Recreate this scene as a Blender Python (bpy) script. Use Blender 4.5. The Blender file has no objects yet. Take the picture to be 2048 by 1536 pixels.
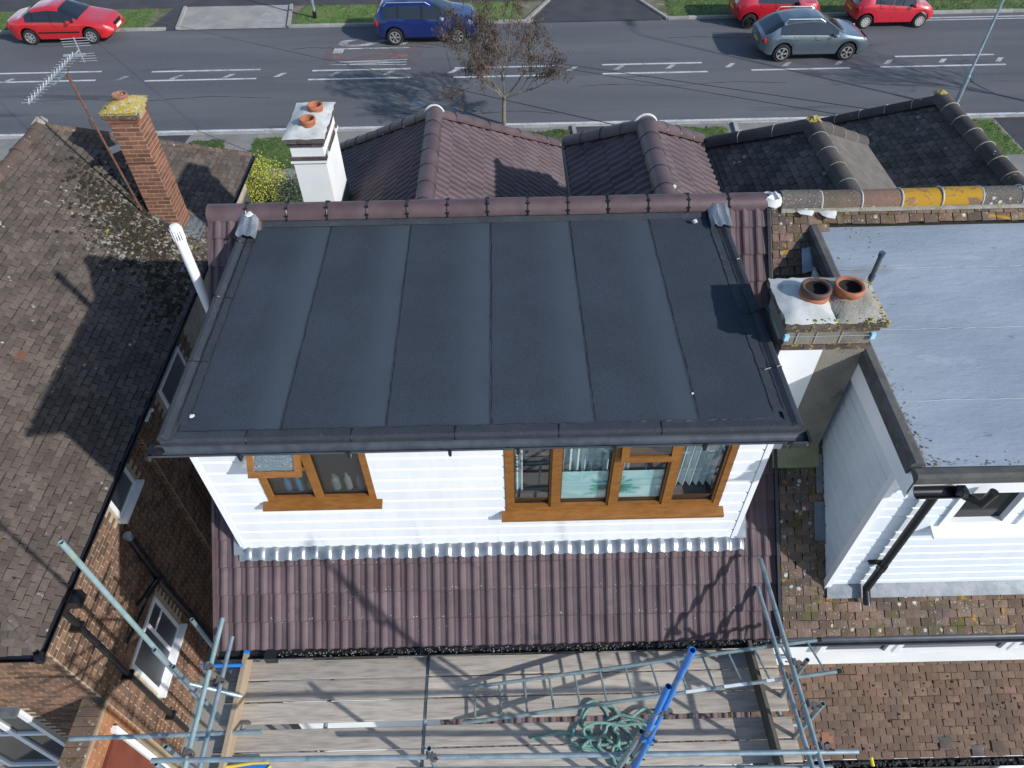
import bpy, math, random
import numpy as np
from mathutils import Vector, Matrix
R = math.radians
random.seed(7)
rng = np.random.default_rng(7)
sc = bpy.context.scene
COL = sc.collection

# ------------------------------------------------------------------ camera, world, sun, exposure
FPX, PITCH, YAW, ROLL, CAMZ = 1450.0, R(47.43), R(.13), R(1.18), 13.0
_f = np.array([math.sin(YAW)*math.cos(PITCH), math.cos(YAW)*math.cos(PITCH), -math.sin(PITCH)])
_r0 = np.array([math.cos(YAW), -math.sin(YAW), 0.0]); _d0 = np.cross(_f, _r0)
_r = math.cos(ROLL)*_r0 + math.sin(ROLL)*_d0
_d = -math.sin(ROLL)*_r0 + math.cos(ROLL)*_d0
CAM = np.array([0, 0, CAMZ])
cam_d = bpy.data.cameras.new('camera'); cam = bpy.data.objects.new('camera', cam_d); COL.objects.link(cam)
cam_d.sensor_width = 36; cam_d.lens = 36*FPX/2048; cam_d.clip_end = 400
m = Matrix.Identity(4)
for i in range(3):
    m[i][0] = _r[i]; m[i][1] = -_d[i]; m[i][2] = -_f[i]; m[i][3] = CAM[i]
cam.matrix_world = m
sc.camera = cam

SUN_EL, SUN_AZ = R(30.5), R(34)   # azimuth measured from +X towards -Y
SUN_V = Vector((math.cos(SUN_AZ)*math.cos(SUN_EL), -math.sin(SUN_AZ)*math.cos(SUN_EL), math.sin(SUN_EL)))
w = bpy.data.worlds.new('World'); sc.world = w; w.use_nodes = True
nt = w.node_tree; bg = nt.nodes['Background']
sky = nt.nodes.new('ShaderNodeTexSky'); sky.sky_type = 'NISHITA'; sky.sun_disc = False
sky.sun_elevation = SUN_EL; sky.sun_rotation = math.atan2(SUN_V.x, SUN_V.y)
nt.links.new(sky.outputs[0], bg.inputs[0]); bg.inputs[1].default_value = .15; sky.ozone_density = 2.5; sky.dust_density = .6
sl = bpy.data.lights.new('sun', 'SUN'); sl.energy = 3.9; sl.angle = R(1.0); sl.color = (1, .975, .945)
so = bpy.data.objects.new('sun', sl); COL.objects.link(so)
so.rotation_euler = SUN_V.to_track_quat('Z', 'Y').to_euler()
vs = sc.view_settings; vs.view_transform = 'Standard'; vs.look = 'None'; vs.gamma = 1; vs.exposure = 0.3
vs.use_curve_mapping = False

def at(px, py, X=None, Y=None, Z=None, plane=None):
    """place a feature seen at a photo pixel on a known wall, roof or ground plane"""
    v = _f + _r*(px-1024)/FPX + _d*(py-768)/FPX
    if plane is not None:
        n, p0 = np.array(plane[0], float), np.array(plane[1], float); t = (n @ (p0-CAM))/(n @ v)
    else:
        i, val = (0, X) if X is not None else (1, Y) if Y is not None else (2, Z); t = (val-CAM[i])/v[i]
    return Vector(CAM+v*t)

# ------------------------------------------------------------------ mesh helpers
class MB:
    def __init__(s): s.v = []; s.f = []
    def add(s, vs, fs):
        o = len(s.v); s.v += [tuple(p) for p in vs]; s.f += [tuple(i+o for i in f) for f in fs]; return s
    def box(s, lo, hi):
        (a, b, c), (d, e, f) = lo, hi
        return s.add([(a,b,c),(d,b,c),(d,e,c),(a,e,c),(a,b,f),(d,b,f),(d,e,f),(a,e,f)],
                     [(0,3,2,1),(4,5,6,7),(0,1,5,4),(1,2,6,5),(2,3,7,6),(3,0,4,7)])
    def obox(s, c, x, y, z):
        c, x, y, z = map(Vector, (c, x, y, z))
        return s.add([c-x-y-z,c+x-y-z,c+x+y-z,c-x+y-z,c-x-y+z,c+x-y+z,c+x+y+z,c-x+y+z],
                     [(0,3,2,1),(4,5,6,7),(0,1,5,4),(1,2,6,5),(2,3,7,6),(3,0,4,7)])
    def bar(s, p, q, a, b, up=(0,0,1)):
        p, q = Vector(p), Vector(q); d = (q-p); x = d.normalized(); y = Vector(up).cross(x)
        if y.length < 1e-4: y = Vector((1,0,0)).cross(x)
        y.normalize(); z = x.cross(y)
        return s.obox((p+q)/2, d/2, y*a/2, z*b/2)
    def tube(s, pts, r, n=8, cap=True, hollow=0):
        pts = [Vector(p) for p in pts]; rs = r if isinstance(r, (list, tuple)) else [r]*len(pts)
        V = []; F = []; side = None
        for i, p in enumerate(pts):
            t = (pts[min(i+1, len(pts)-1)]-pts[max(i-1, 0)])
            t = t.normalized() if t.length > 1e-9 else Vector((0,0,1))
            if side is None:
                side = t.cross(Vector((0,0,1)) if abs(t.z) < .9 else Vector((1,0,0))).normalized()
            else:
                side = (side-t*side.dot(t)); side = side.normalized() if side.length > 1e-6 else t.orthogonal().normalized()
            b = t.cross(side)
            V += [p+(side*math.cos(2*math.pi*k/n)+b*math.sin(2*math.pi*k/n))*rs[i] for k in range(n)]
        for i in range(len(pts)-1):
            for k in range(n):
                a, c = i*n+k, i*n+(k+1) % n; F.append((a, c, c+n, a+n))
        if hollow:
            t0 = (pts[1]-pts[0]).normalized(); t1 = (pts[-1]-pts[-2]).normalized()
            for base, pc, t, rr in ((0, pts[0], t0, rs[0]), ((len(pts)-1)*n, pts[-1], -t1, rs[-1])):
                o = len(V); k2 = hollow
                V += [pc+(V[base+k]-pc)*k2 for k in range(n)]
                V += [pc+t*rr*3+(V[base+k]-pc)*k2 for k in range(n)]
                for k in range(n):
                    k1 = (k+1) % n
                    F.append((base+k, o+k, o+k1, base+k1)); F.append((o+k, o+n+k, o+n+k1, o+k1))
                F.append(tuple(o+n+k for k in range(n)))
        elif cap:
            F.append(tuple(range(n-1, -1, -1))); F.append(tuple((len(pts)-1)*n+k for k in range(n)))
        return s.add(V, F)
    def lathe(s, prof, c, n=24, axis='z'):
        V = []; F = []
        for (r, z) in prof:
            for k in range(n):
                a = 2*math.pi*k/n
                p = (r*math.cos(a), r*math.sin(a), z)
                if axis == 'y': p = (p[0], p[2], p[1])
                V.append((c[0]+p[0], c[1]+p[1], c[2]+p[2]))
        for i in range(len(prof)-1):
            for k in range(n): F.append((i*n+k, i*n+(k+1) % n, (i+1)*n+(k+1) % n, (i+1)*n+k))
        return s.add(V, F)
    def poly(s, pts): return s.add(pts, [tuple(range(len(pts)))])
    def prism(s, poly, dvec):
        n = len(poly); d = Vector(dvec); V = [Vector(p) for p in poly]; V += [p+d for p in V]
        return s.add(V, [tuple(range(n-1, -1, -1)), tuple(range(n, 2*n))]+[(i, (i+1) % n, n+(i+1) % n, n+i) for i in range(n)])
    def blob(s, c, r, seed=0, n=6, sq=1.0):
        rr = random.Random(seed); V = []; F = []; L = 4
        for i in range(L+1):
            th = math.pi*i/L
            for k in range(n):
                a = 2*math.pi*k/n; q = r*(.75+.5*rr.random())
                V.append((c[0]+q*math.sin(th)*math.cos(a), c[1]+q*math.sin(th)*math.sin(a), c[2]+q*math.cos(th)*sq))
        for i in range(L):
            for k in range(n): F.append((i*n+k, (i+1)*n+k, (i+1)*n+(k+1) % n, i*n+(k+1) % n))
        return s.add(V, F)
    def mesh(s, name, mat=None, smooth=False):
        me = bpy.data.meshes.new(name); me.from_pydata(s.v, [], s.f)
        if mat: me.materials.append(mat)
        if smooth:
            me.polygons.foreach_set('use_smooth', [True]*len(me.polygons))
            try: me.set_sharp_from_angle(angle=R(40))
            except Exception: pass
        me.update(); return me
    def build(s, name, mat, parent=None, smooth=False, kind=None):
        return link(name, s.mesh(name, mat, smooth), parent, kind)

def thing(name, label, cat, loc=(0,0,0), group=None, world=True):
    """an Empty at the base of a thing; world=True: its parts are given in world coordinates"""
    o = bpy.data.objects.new(name, None); COL.objects.link(o); o.location = loc
    o.empty_display_size = .2
    o['label'] = label; o['category'] = cat
    if group: o['group'] = group
    if world: WORLD[o.name] = Vector(loc)
    return o
WORLD = {}
def link(name, me, parent=None, kind=None, mat4=None):
    o = bpy.data.objects.new(name, me); COL.objects.link(o)
    if parent is not None:
        o.parent = parent
        if parent.name in WORLD: o.matrix_parent_inverse = Matrix.Translation(-WORLD[parent.name])
    if mat4 is not None: o.matrix_basis = mat4
    if kind: o['kind'] = kind
    return o
def tag(o, label, cat, group=None):
    o['label'] = label; o['category'] = cat
    if group: o['group'] = group
    return o
def structure(name, mb, mat, label=None, parent=None, smooth=False):
    o = mb.build(name, mat, parent, smooth)
    if parent is None:
        o['kind'] = 'structure'; o['label'] = label or ('the '+name.replace('_', ' ')+' of the scene'); o['category'] = name.replace('_', ' ')
    return o

# ------------------------------------------------------------------ materials
def lin(h):
    c = [int(h[i:i+2], 16)/255 for i in (0, 2, 4)]
    return tuple(x/12.92 if x <= .04045 else ((x+.055)/1.055)**2.4 for x in c)
class N:
    def __init__(s, name):
        s.m = bpy.data.materials.new(name); s.m.use_nodes = True; s.t = s.m.node_tree
        s.b = s.t.nodes['Principled BSDF']; s.n = s.t.nodes; s.l = s.t.links
    def new(s, ty, **k):
        x = s.n.new(ty)
        for a, b in k.items(): setattr(x, a, b)
        return x
    def put(s, sock, val):
        if hasattr(val, 'is_linked'): s.l.new(val, sock)
        elif isinstance(val, (tuple, list)) and len(val) == 3 and sock.type == 'RGBA': sock.default_value = (*val, 1)
        else: sock.default_value = val
    def math(s, op, a, b=0.0, clamp=False):
        x = s.new('ShaderNodeMath', operation=op, use_clamp=clamp); s.put(x.inputs[0], a); s.put(x.inputs[1], b); return x.outputs[0]
    def mix(s, f, a, b, mode='MIX'):
        x = s.new('ShaderNodeMix', data_type='RGBA', blend_type=mode); s.put(x.inputs[0], f); s.put(x.inputs[6], a); s.put(x.inputs[7], b); return x.outputs[2]
    def noise(s, vec, scale, detail=3, rough=.55, dist=0):
        x = s.new('ShaderNodeTexNoise'); s.l.new(vec, x.inputs['Vector']); x.inputs['Scale'].default_value = scale
        x.inputs['Detail'].default_value = detail; x.inputs['Roughness'].default_value = rough; x.inputs['Distortion'].default_value = dist
        return x.outputs['Fac']
    def voro(s, vec, scale, feat='F1', out='Distance', rnd=1.0):
        x = s.new('ShaderNodeTexVoronoi', feature=feat); s.l.new(vec, x.inputs['Vector']); x.inputs['Scale'].default_value = scale
        x.inputs['Randomness'].default_value = rnd; return x.outputs[out]
    def ramp(s, f, a, b):   # smooth step a..b
        x = s.new('ShaderNodeMapRange', interpolation_type='SMOOTHSTEP'); s.put(x.inputs[0], f)
        x.inputs[1].default_value = a; x.inputs[2].default_value = b; return x.outputs[0]
    def pos(s): return s.new('ShaderNodeNewGeometry').outputs['Position']
    def obj(s): return s.new('ShaderNodeTexCoord').outputs['Object']
    def scalev(s, v, sc_):
        x = s.new('ShaderNodeVectorMath', operation='MULTIPLY'); s.l.new(v, x.inputs[0]); x.inputs[1].default_value = sc_; return x.outputs[0]
    def rand(s):
        g = s.new('ShaderNodeNewGeometry').outputs['Random Per Island']; o = s.new('ShaderNodeObjectInfo').outputs['Random']
        return s.math('FRACT', s.math('ADD', g, s.math('MULTIPLY', o, 7.31)))
    def bump(s, h, strength, dist=.01):
        x = s.new('ShaderNodeBump'); s.put(x.inputs['Height'], h); x.inputs['Strength'].default_value = strength; x.inputs['Distance'].default_value = dist
        s.l.new(x.outputs[0], s.b.inputs['Normal'])

def mat(name, c, c2=None, scale=6, rough=.7, var=0, spots=(), bump=None, metal=0, speck=None, local=False, spec=.5, coat=0, stretch=None, lo=.35, hi=.65, attr=None):
    """base colour mottled with c2, per-piece variation, spots = [(colour, scale, from, to)], speck = (colour, scale, from, to)"""
    k = N(name); p = k.obj() if local else k.pos()
    if stretch: p = k.scalev(p, stretch)
    col = c
    if c2: col = k.mix(k.ramp(k.noise(p, scale, 5), lo, hi), c, c2)
    if var:
        v = k.math('ADD', k.math('MULTIPLY', k.rand(), 2*var), 1-var)
        x = k.new('ShaderNodeVectorMath', operation='SCALE')
        if hasattr(col, 'is_linked'): k.l.new(col, x.inputs[0])
        else: x.inputs[0].default_value = col
        k.l.new(v, x.inputs['Scale']); col = x.outputs[0]
    for (cs, ss, a, b) in spots:
        col = k.mix(k.ramp(k.noise(p, ss, 4, .6, .4), a, b), col, cs)
    if attr:
        at_ = k.new('ShaderNodeAttribute', attribute_name=attr[0])
        col = k.mix(k.math('MULTIPLY', at_.outputs['Fac'], k.ramp(k.noise(p, 1.5, 4), -.1, .6)), col, attr[1])
    if speck:
        cs, ss, a, b = speck
        col = k.mix(k.ramp(k.voro(p, ss), b, a), col, cs)
    k.put(k.b.inputs['Base Color'], col)
    k.b.inputs['Roughness'].default_value = rough; k.b.inputs['Metallic'].default_value = metal
    k.b.inputs['Specular IOR Level'].default_value = spec; k.b.inputs['Coat Weight'].default_value = coat
    if coat: k.b.inputs['Coat Roughness'].default_value = .04
    if bump: k.bump(k.noise(p, bump[0], 4, .65), bump[1], bump[2] if len(bump) > 2 else .01)
    return k.m

def mossy_tile(name, c, c2, var, moss=.0, lich=.0, orange=.0, centre=None):
    """weathered plain roof tile: soot, pale lichen rings, orange lichen and dark moss growing from a centre"""
    k = N(name); p = k.pos()
    col = k.mix(k.ramp(k.noise(p, 2.2, 5), .35, .65), c, c2)
    x = k.new('ShaderNodeVectorMath', operation='SCALE'); k.l.new(col, x.inputs[0])
    k.l.new(k.math('ADD', k.math('MULTIPLY', k.rand(), 2*var), 1-var), x.inputs['Scale']); col = x.outputs[0]
    col = k.mix(k.math('MULTIPLY', k.ramp(k.noise(p, 34, 4, .7), .42, .75), .55), col, tuple(a*.45 for a in c))
    if lich:
        d = k.voro(p, 9, rnd=1.0); gate = k.ramp(k.noise(p, 3.3, 3), .62-lich, .78-lich)
        col = k.mix(k.math('MULTIPLY', k.ramp(d, .24, .15), gate), col, (.42, .43, .38))
        d2 = k.voro(p, 31); col = k.mix(k.math('MULTIPLY', k.ramp(d2, .2, .1), k.ramp(k.noise(p, 7, 3), .6-lich, .8-lich)), col, (.5, .5, .46))
    if orange:
        col = k.mix(k.ramp(k.noise(p, 5.5, 5, .65, .6), .72-orange, .78-orange), col, (.36, .2, .02))
    if centre is not None:
        vm = k.new('ShaderNodeVectorMath', operation='DISTANCE')
        sv = k.scalev(p, centre[1]); k.l.new(sv, vm.inputs[0]); vm.inputs[1].default_value = [a*b for a, b in zip(centre[0], centre[1])]
        g = k.ramp(vm.outputs['Value'], centre[2], .15)
        mo = k.ramp(k.math('ADD', k.noise(p, 13, 5, .7), k.math('MULTIPLY', g, .25)), .70, .76)
        pale = k.ramp(k.math('ADD', k.noise(p, 10.3, 5, .6, .5), k.math('MULTIPLY', g, .2)), .68, .73)
        yel = k.ramp(k.math('ADD', k.noise(p, 6.3, 5, .6, .3), k.math('MULTIPLY', g, .10)), .71, .74)
        col = k.mix(k.math('MULTIPLY', pale, .8), col, (.3, .3, .25)); col = k.mix(yel, col, (.3, .23, .03)); col = k.mix(mo, col, (.03, .021, .013))
    elif moss:
        col = k.mix(k.ramp(k.noise(p, 8, 5, .65), .78-moss, .88-moss), col, (.085, .08, .025))
    k.put(k.b.inputs['Base Color'], col); k.b.inputs['Roughness'].default_value = .92; k.b.inputs['Specular IOR Level'].default_value = .25
    k.bump(k.noise(p, 60, 4, .7), .5, .006)
    return k.m

MT = {}
MT['brown_tile'] = mat('brown_concrete_tile', (.078,.052,.058), (.098,.069,.075), 3, .6, .14, [((.12,.095,.098), 55, .62, .74), ((.05,.036,.04), 1.7, .58, .75)], (160, .25, .003), speck=((.5,.5,.5), 9, .02, .035), spec=.3)
MT['brown_ridge'] = mat('brown_ridge_tile', (.075,.046,.049), (.1,.066,.07), 4, .5, .12, [((.17,.14,.14), 14, .68, .8)], (90, .25, .003))
MT['felt'] = mat('mineral_felt', (.028,.037,.051), (.033,.044,.06), 1.6, .9, .05, [((.038,.049,.064), 1.1, .55, .95), ((.013,.017,.023), 95, .54, .68), ((.075,.09,.11), 120, .6, .72)], (150, 1.0, .006), speck=((.12,.135,.16), 130, .05, .2), spec=.35, attr=('lap', (.046,.062,.08)))
MT['felt_edge'] = mat('mineral_felt_edge', (.028,.035,.046), (.038,.046,.057), 3, .9, .08, [((.066,.074,.082), 14, .58, .8), ((.013,.016,.02), 95, .54, .68), ((.09,.1,.11), 120, .6, .72)], (150, 1.0, .006), speck=((.13,.14,.155), 130, .05, .2), spec=.35)
MT['bitumen'] = mat('bitumen_bleed', (.008,.008,.009), None, 1, .4)
MT['felt_grey'] = mat('weathered_grey_felt', (.225,.27,.315), (.28,.325,.37), 1.1, .7, .04, [((.19,.195,.18), 1.6, .6, .85), ((.35,.39,.43), 2.6, .58, .85), ((.16,.18,.19), 6, .64, .78), ((.13,.14,.14), 60, .62, .74)], (7, .6, .02), spec=.3, stretch=(.45,1.3,1))
MT['felt_old'] = mat('old_dark_felt', (.055,.055,.055), (.085,.085,.08), 7, .9, .05, [((.16,.15,.06), 16, .66, .74)], (200, .6, .006))
MT['white_upvc'] = mat('white_upvc', (.8,.81,.82), (.74,.76,.78), 2, .35, .02, [((.6,.61,.6), 5, .68, .85)], None, spec=.5)
MT['white_clad'] = mat('white_cladding', (.76,.78,.80), (.70,.73,.76), 2.5, .42, .03, [((.46,.48,.49), 1.3, .58, .9), ((.3,.31,.3), 2.1, .70, .9)], None, stretch=(3,1,.6))
MT['shade_backing'] = mat('joint_shade_backing', (.5,.53,.56), None, 1, .8)  # wall behind the boards, greyed to paint shade into the open joints
MT['blue_clad'] = mat('pale_blue_white_cladding', (.68,.74,.78), (.64,.70,.75), 2.5, .4, .03, [((.48,.52,.54), 1.5, .62, .9)], None, stretch=(2,2,.6))
MT['white_paint'] = mat('white_masonry_paint', (.76,.76,.75), (.68,.7,.69), 1.6, .85, 0, [((.5,.54,.52), 4, .66, .82)], (90, .3, .004))
MT['render'] = mat('pebbledash_render', (.16,.15,.12), (.22,.2,.16), 3, .95, 0, [((.07,.065,.05), 3.5, .55, .75)], (110, 1.0, .01), speck=((.33,.31,.27), 75, .1, .25))
MT['mortar_white'] = mat('pale_mortar_flaunching', (.55,.56,.53), (.42,.43,.4), 5, .9, 0, [((.3,.31,.28), 7, .6, .75)], (60, .5, .006))
MT['mortar_grey'] = mat('old_mortar', (.26,.245,.2), (.34,.32,.28), 7, .95, 0, [((.3,.23,.03), 13, .6, .68), ((.1,.1,.06), 19, .58, .72)], (45, .8, .012))
MT['mortar_lichen'] = mat('lichen_covered_mortar', (.3,.3,.26), (.42,.43,.4), 12, .95, 0, [((.38,.27,.02), 21, .4, .5), ((.5,.5,.46), 31, .6, .68), ((.06,.055,.04), 15, .6, .7)], (45, 1, .015))
MT['lichen_y'] = mat('yellow_lichen', (.33,.27,.02), (.16,.15,.05), 16, .95, .3, [((.05,.045,.03), 20, .58, .66)])
MT['mortar_new'] = mat('white_bedding_mortar', (.62,.63,.62), (.5,.5,.48), 9, .9, 0, (), (50, .5, .008))
MT['mortar_joint'] = mat('buff_mortar_joint', (.44,.37,.27), (.35,.29,.21), 5, .95, 0, (), (120, .4, .004))
MT['mortar_dark'] = mat('orange_mortar_joint', (.4,.31,.2), (.32,.25,.17), 5, .95)
MT['brick'] = mat('buff_multi_brick', (.185,.102,.062), (.12,.07,.046), 5, .92, .4, [((.07,.05,.035), 9, .6, .75)], (120, .6, .005))
MT['brick_red'] = mat('red_chimney_brick', (.21,.088,.052), (.165,.07,.044), 7, .92, .3, [((.09,.06,.045), 6, .6, .78)], (120, .6, .005))
MT['brick_orange'] = mat('orange_porch_brick', (.34,.15,.065), (.28,.12,.055), 7, .9, .2, (), (120, .5, .005))
MT['brick_dark'] = mat('dark_engineering_brick', (.06,.045,.042), (.1,.075,.065), 9, .9, .3, [((.3,.22,.025), 23, .56, .64), ((.25,.25,.22), 27, .64, .74)], (80, .7, .006))
MT['brick_plain'] = mat('dark_cap_brick', (.06,.048,.045), (.09,.075,.07), 9, .9, .25, [((.25,.25,.24), 14, .64, .74)], (80, .7, .006))
MT['terracotta'] = mat('terracotta_pot', (.36,.125,.06), (.3,.1,.05), 9, .75, .05, [((.22,.09,.05), 14, .6, .75)])
MT['terracotta_sooty'] = mat('sooty_terracotta_pot', (.12,.055,.04), (.07,.045,.04), 6, .8)
MT['pot_inner'] = mat('flue_shade', (.012,.01,.009), None, 1, .95)  # near-black colour stands for the shaded depth of a shallow flue
MT['old_pot'] = mat('weathered_clay_pot', (.27,.12,.075), (.22,.1,.07), 8, .9, 0, [((.4,.38,.3), 26, .58, .66), ((.4,.28,.03), 15, .62, .68)])
MT['lead'] = mat('lead_flashing', (.22,.245,.27), (.32,.345,.36), 6, .3, 0, [((.45,.46,.46), 11, .64, .78)], (14, .25, .01), metal=.55)
MT['lead_old'] = mat('old_lead_flashing', (.12,.14,.16), (.18,.195,.215), 6, .5, 0, [((.4,.42,.44), 7, .68, .8)], (14, .25, .01), metal=.3)
MT['black_plastic'] = mat('black_plastic', (.012,.012,.014), None, 1, .3, 0, spec=.5)
MT['gutter_grey'] = mat('dark_gutter_plastic', (.05,.06,.072), (.075,.086,.1), 6, .3, 0, [((.12,.11,.09), 9, .7, .8)])
MT['black_dirt'] = mat('black_gutter_dirt', (.02,.018,.015), (.07,.065,.06), 40, .95, 0, (), (60, 1, .02))
MT['moss'] = mat('dark_moss', (.02,.015,.01), (.034,.028,.014), 20, 1, .45)
MT['left_tile'] = mossy_tile('grey_brown_plain_tile', (.118,.094,.077), (.088,.071,.06), .26, lich=.02, centre=((-6.25, 10.5, 5.7), (.8, .7, .0), 1.25))
MT['left_hip'] = mossy_tile('red_brown_hip_tile', (.125,.085,.066), (.1,.077,.063), .25, lich=.14)
MT['right_tile'] = mossy_tile('red_brown_clay_tile', (.165,.108,.078), (.1,.08,.066), .34, moss=.24, lich=.2, orange=.115)
MT['lean_tile'] = mossy_tile('brown_clay_tile', (.165,.105,.073), (.12,.085,.064), .2, moss=.08, lich=.0)
MT['dark_tile'] = mossy_tile('dark_plain_tile', (.08,.07,.063), (.115,.1,.086), .34, moss=.0, lich=.08)  # darker, greyer plain tile for the front wings and front slope
MT['orange_ridge'] = mossy_tile('lichen_ridge_tile', (.16,.11,.085), (.1,.08,.07), .3, lich=.2, orange=.16)
MT['grey_ridge'] = mossy_tile('ringed_grey_ridge', (.09,.08,.072), (.13,.115,.1), .1, lich=.3, orange=.1)
MT['brown_ridge2'] = mossy_tile('brown_weathered_ridge', (.17,.125,.09), (.11,.09,.07), .1, lich=.16, orange=.08)
MT['red_ridge'] = mossy_tile('red_weathered_ridge', (.19,.115,.085), (.14,.1,.08), .1, lich=.1, orange=.04)
MT['lichen_ridge'] = mossy_tile('orange_lichen_ridge', (.2,.12,.07), (.16,.11,.07), .1, lich=.16, orange=.3)
MT['dark_ridge'] = mossy_tile('dark_ridge_tile', (.06,.054,.052), (.09,.078,.07), .2, lich=.03, orange=.06)
MT['galv'] = mat('galvanised_tube', (.2,.27,.31), (.29,.36,.39), 8, .42, .08, [((.12,.17,.2), 7, .58, .75), ((.5,.52,.52), 13, .68, .76)], (60, .15, .003), metal=.45)
MT['galv_green'] = mat('green_stained_tube', (.2,.31,.31), (.28,.37,.38), 8, .5, .05, [((.4,.42,.15), 4, .62, .72)], None, metal=.25)
MT['blue_paint'] = mat('bright_blue_paint', (.02,.2,.6), (.03,.16,.48), 6, .4, 0, [((.2,.25,.28), 4, .6, .7)], None)
MT['coupler'] = mat('dark_steel_coupler', (.11,.115,.115), (.17,.14,.12), 25, .6, 0, (), None, metal=.4)
MT['rust'] = mat('rusty_steel', (.1,.042,.026), (.16,.08,.05), 20, .85, 0, (), (120, .4, .003))
MT['alu'] = mat('dull_aluminium', (.5,.51,.52), (.42,.43,.44), 9, .4, 0, (), None, metal=.6)
MT['ladder'] = mat('green_grey_aluminium', (.17,.24,.245), (.24,.3,.3), 14, .45, .04, [((.55,.57,.57), 10, .68, .74)], None, metal=.4)
MT['timber'] = mat('weathered_board', (.45,.40,.34), (.33,.29,.245), 3, .9, .22, [((.12,.1,.088), 3, .62, .8), ((.42,.41,.39), 4, .62, .8)], (30, .5, .006), local=True, stretch=(1.2,14,14))
MT['timber_pale'] = mat('pale_toe_board', (.38,.29,.19), (.32,.25,.17), 3, .85, .05, [((.2,.15,.1), 6, .62, .75)], (30, .5, .006), stretch=(10,1.3,10))
MT['timber_dark'] = mat('dark_toe_board', (.07,.065,.05), (.11,.1,.08), 3, .9, .05, (), (30, .5, .006), stretch=(10,1.3,10))
MT['wood_frame'] = mat('golden_oak_frame', (.25,.108,.024), (.19,.078,.017), 7, .4, .06, [((.12,.048,.013), 9, .6, .75)], (60,.15,.002), stretch=(1,4,4))
MT['black_rubber'] = mat('tyre_rubber', (.014,.014,.015), None, 1, .85)
MT['rope'] = mat('green_twisted_rope', (.13,.27,.23), (.18,.33,.28), 30, .7, 0, [((.25,.42,.36), 40, .6, .7)])
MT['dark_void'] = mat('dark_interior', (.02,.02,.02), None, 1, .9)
MT['room'] = mat('dim_room', (.1,.085,.07), (.07,.06,.05), 2, .9)
MT['curtain'] = mat('white_curtain', (.72,.76,.76), (.62,.68,.7), 6, .9)
MT['film'] = mat('pale_window_panel', (.5,.72,.72), (.56,.76,.75), 3, .5)
MT['teal'] = mat('teal_leaf_print', (.12,.5,.43), (.2,.58,.5), 9, .6)
MT['pattern'] = mat('black_scroll_print', (.04,.04,.04), None, 1, .7)
def glass(name, tint, gl=.25, rough=.02, frost=False):
    k = N(name); o = k.n['Material Output']; k.n.remove(k.b)
    fr = k.new('ShaderNodeLayerWeight'); fr.inputs[0].default_value = .35
    g = k.new('ShaderNodeBsdfGlossy'); g.inputs[1].default_value = rough; g.inputs[0].default_value = (.9,.95,1,1)
    t = k.new('ShaderNodeBsdfTransparent'); t.inputs[0].default_value = (*tint, 1)
    base = t
    if frost:
        d = k.new('ShaderNodeBsdfDiffuse'); d.inputs[0].default_value = (*frost, 1)
        mx = k.new('ShaderNodeMixShader'); mx.inputs[0].default_value = .4; k.l.new(t.outputs[0], mx.inputs[1]); k.l.new(d.outputs[0], mx.inputs[2]); base = mx
        b = k.new('ShaderNodeBump'); b.inputs['Strength'].default_value = .6; b.inputs['Distance'].default_value = .02
        k.l.new(k.noise(k.pos(), 70, 3), b.inputs['Height']); k.l.new(b.outputs[0], g.inputs['Normal']); k.l.new(b.outputs[0], d.inputs['Normal'])
    m1 = k.new('ShaderNodeMixShader'); k.l.new(k.math('ADD', k.math('MULTIPLY', fr.outputs['Facing'], .5), gl, True), m1.inputs[0])
    k.l.new(base.outputs[0], m1.inputs[1]); k.l.new(g.outputs[0], m1.inputs[2]); k.l.new(m1.outputs[0], o.inputs[0])
    return k.m
MT['glass'] = glass('window_glass', (.8,.88,.88), .1)
MT['frosted'] = glass('frosted_glass', (.75,.82,.8), .05, .22, (.02,.027,.026))
MT['frosted_sky_tint'] = glass('frosted_glass_sky_tint', (.5,.6,.62), .22, .25, (.13,.22,.25))  # sky reflection on the tilted pane is tinted into its diffuse colour
MT['car_glass'] = mat('car_glass', (.012,.016,.02), None, 1, .04, spec=.9)
MT['dark_glass'] = mat('dark_window_glass', (.01,.012,.014), None, 1, .12, spec=.25)
MT['asphalt'] = mat('road_asphalt', (.088,.092,.1), (.112,.116,.122), .5, .85, 0, [((.15,.152,.15), .55, .55, .8), ((.062,.066,.075), 1.1, .58, .75)], (60, .6, .01), speck=((.18,.18,.18), 28, .05, .2), stretch=(.12,1,1), spec=.3)
MT['asphalt_dark'] = mat('new_asphalt', (.035,.037,.042), (.05,.05,.055), 1, .9, 0, (), (60, .6, .01))
MT['pave'] = mat('worn_pavement', (.17,.165,.155), (.22,.21,.19), .8, .9, 0, [((.28,.26,.22), 1.2, .6, .8)], (40, .5, .01))
MT['concrete'] = mat('concrete', (.23,.22,.2), (.29,.28,.25), 1.1, .92, .1, [((.14,.13,.12), 2, .6, .8)], (40, .4, .01))
MT['kerb'] = mat('kerb_stone', (.24,.235,.22), (.3,.29,.27), 3, .9, .15, [((.13,.12,.1), 4, .6, .8)])
MT['soil'] = mat('bare_verge_soil', (.17,.14,.1), (.07,.09,.03), 1.1, 1, 0, [((.24,.2,.15), 2, .55, .7)], (20, .8, .03))
MT['grass'] = mat('short_grass', (.055,.105,.018), (.09,.13,.03), 1.5, .9, .45, [((.16,.14,.06), 1.2, .58, .72)])
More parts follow.
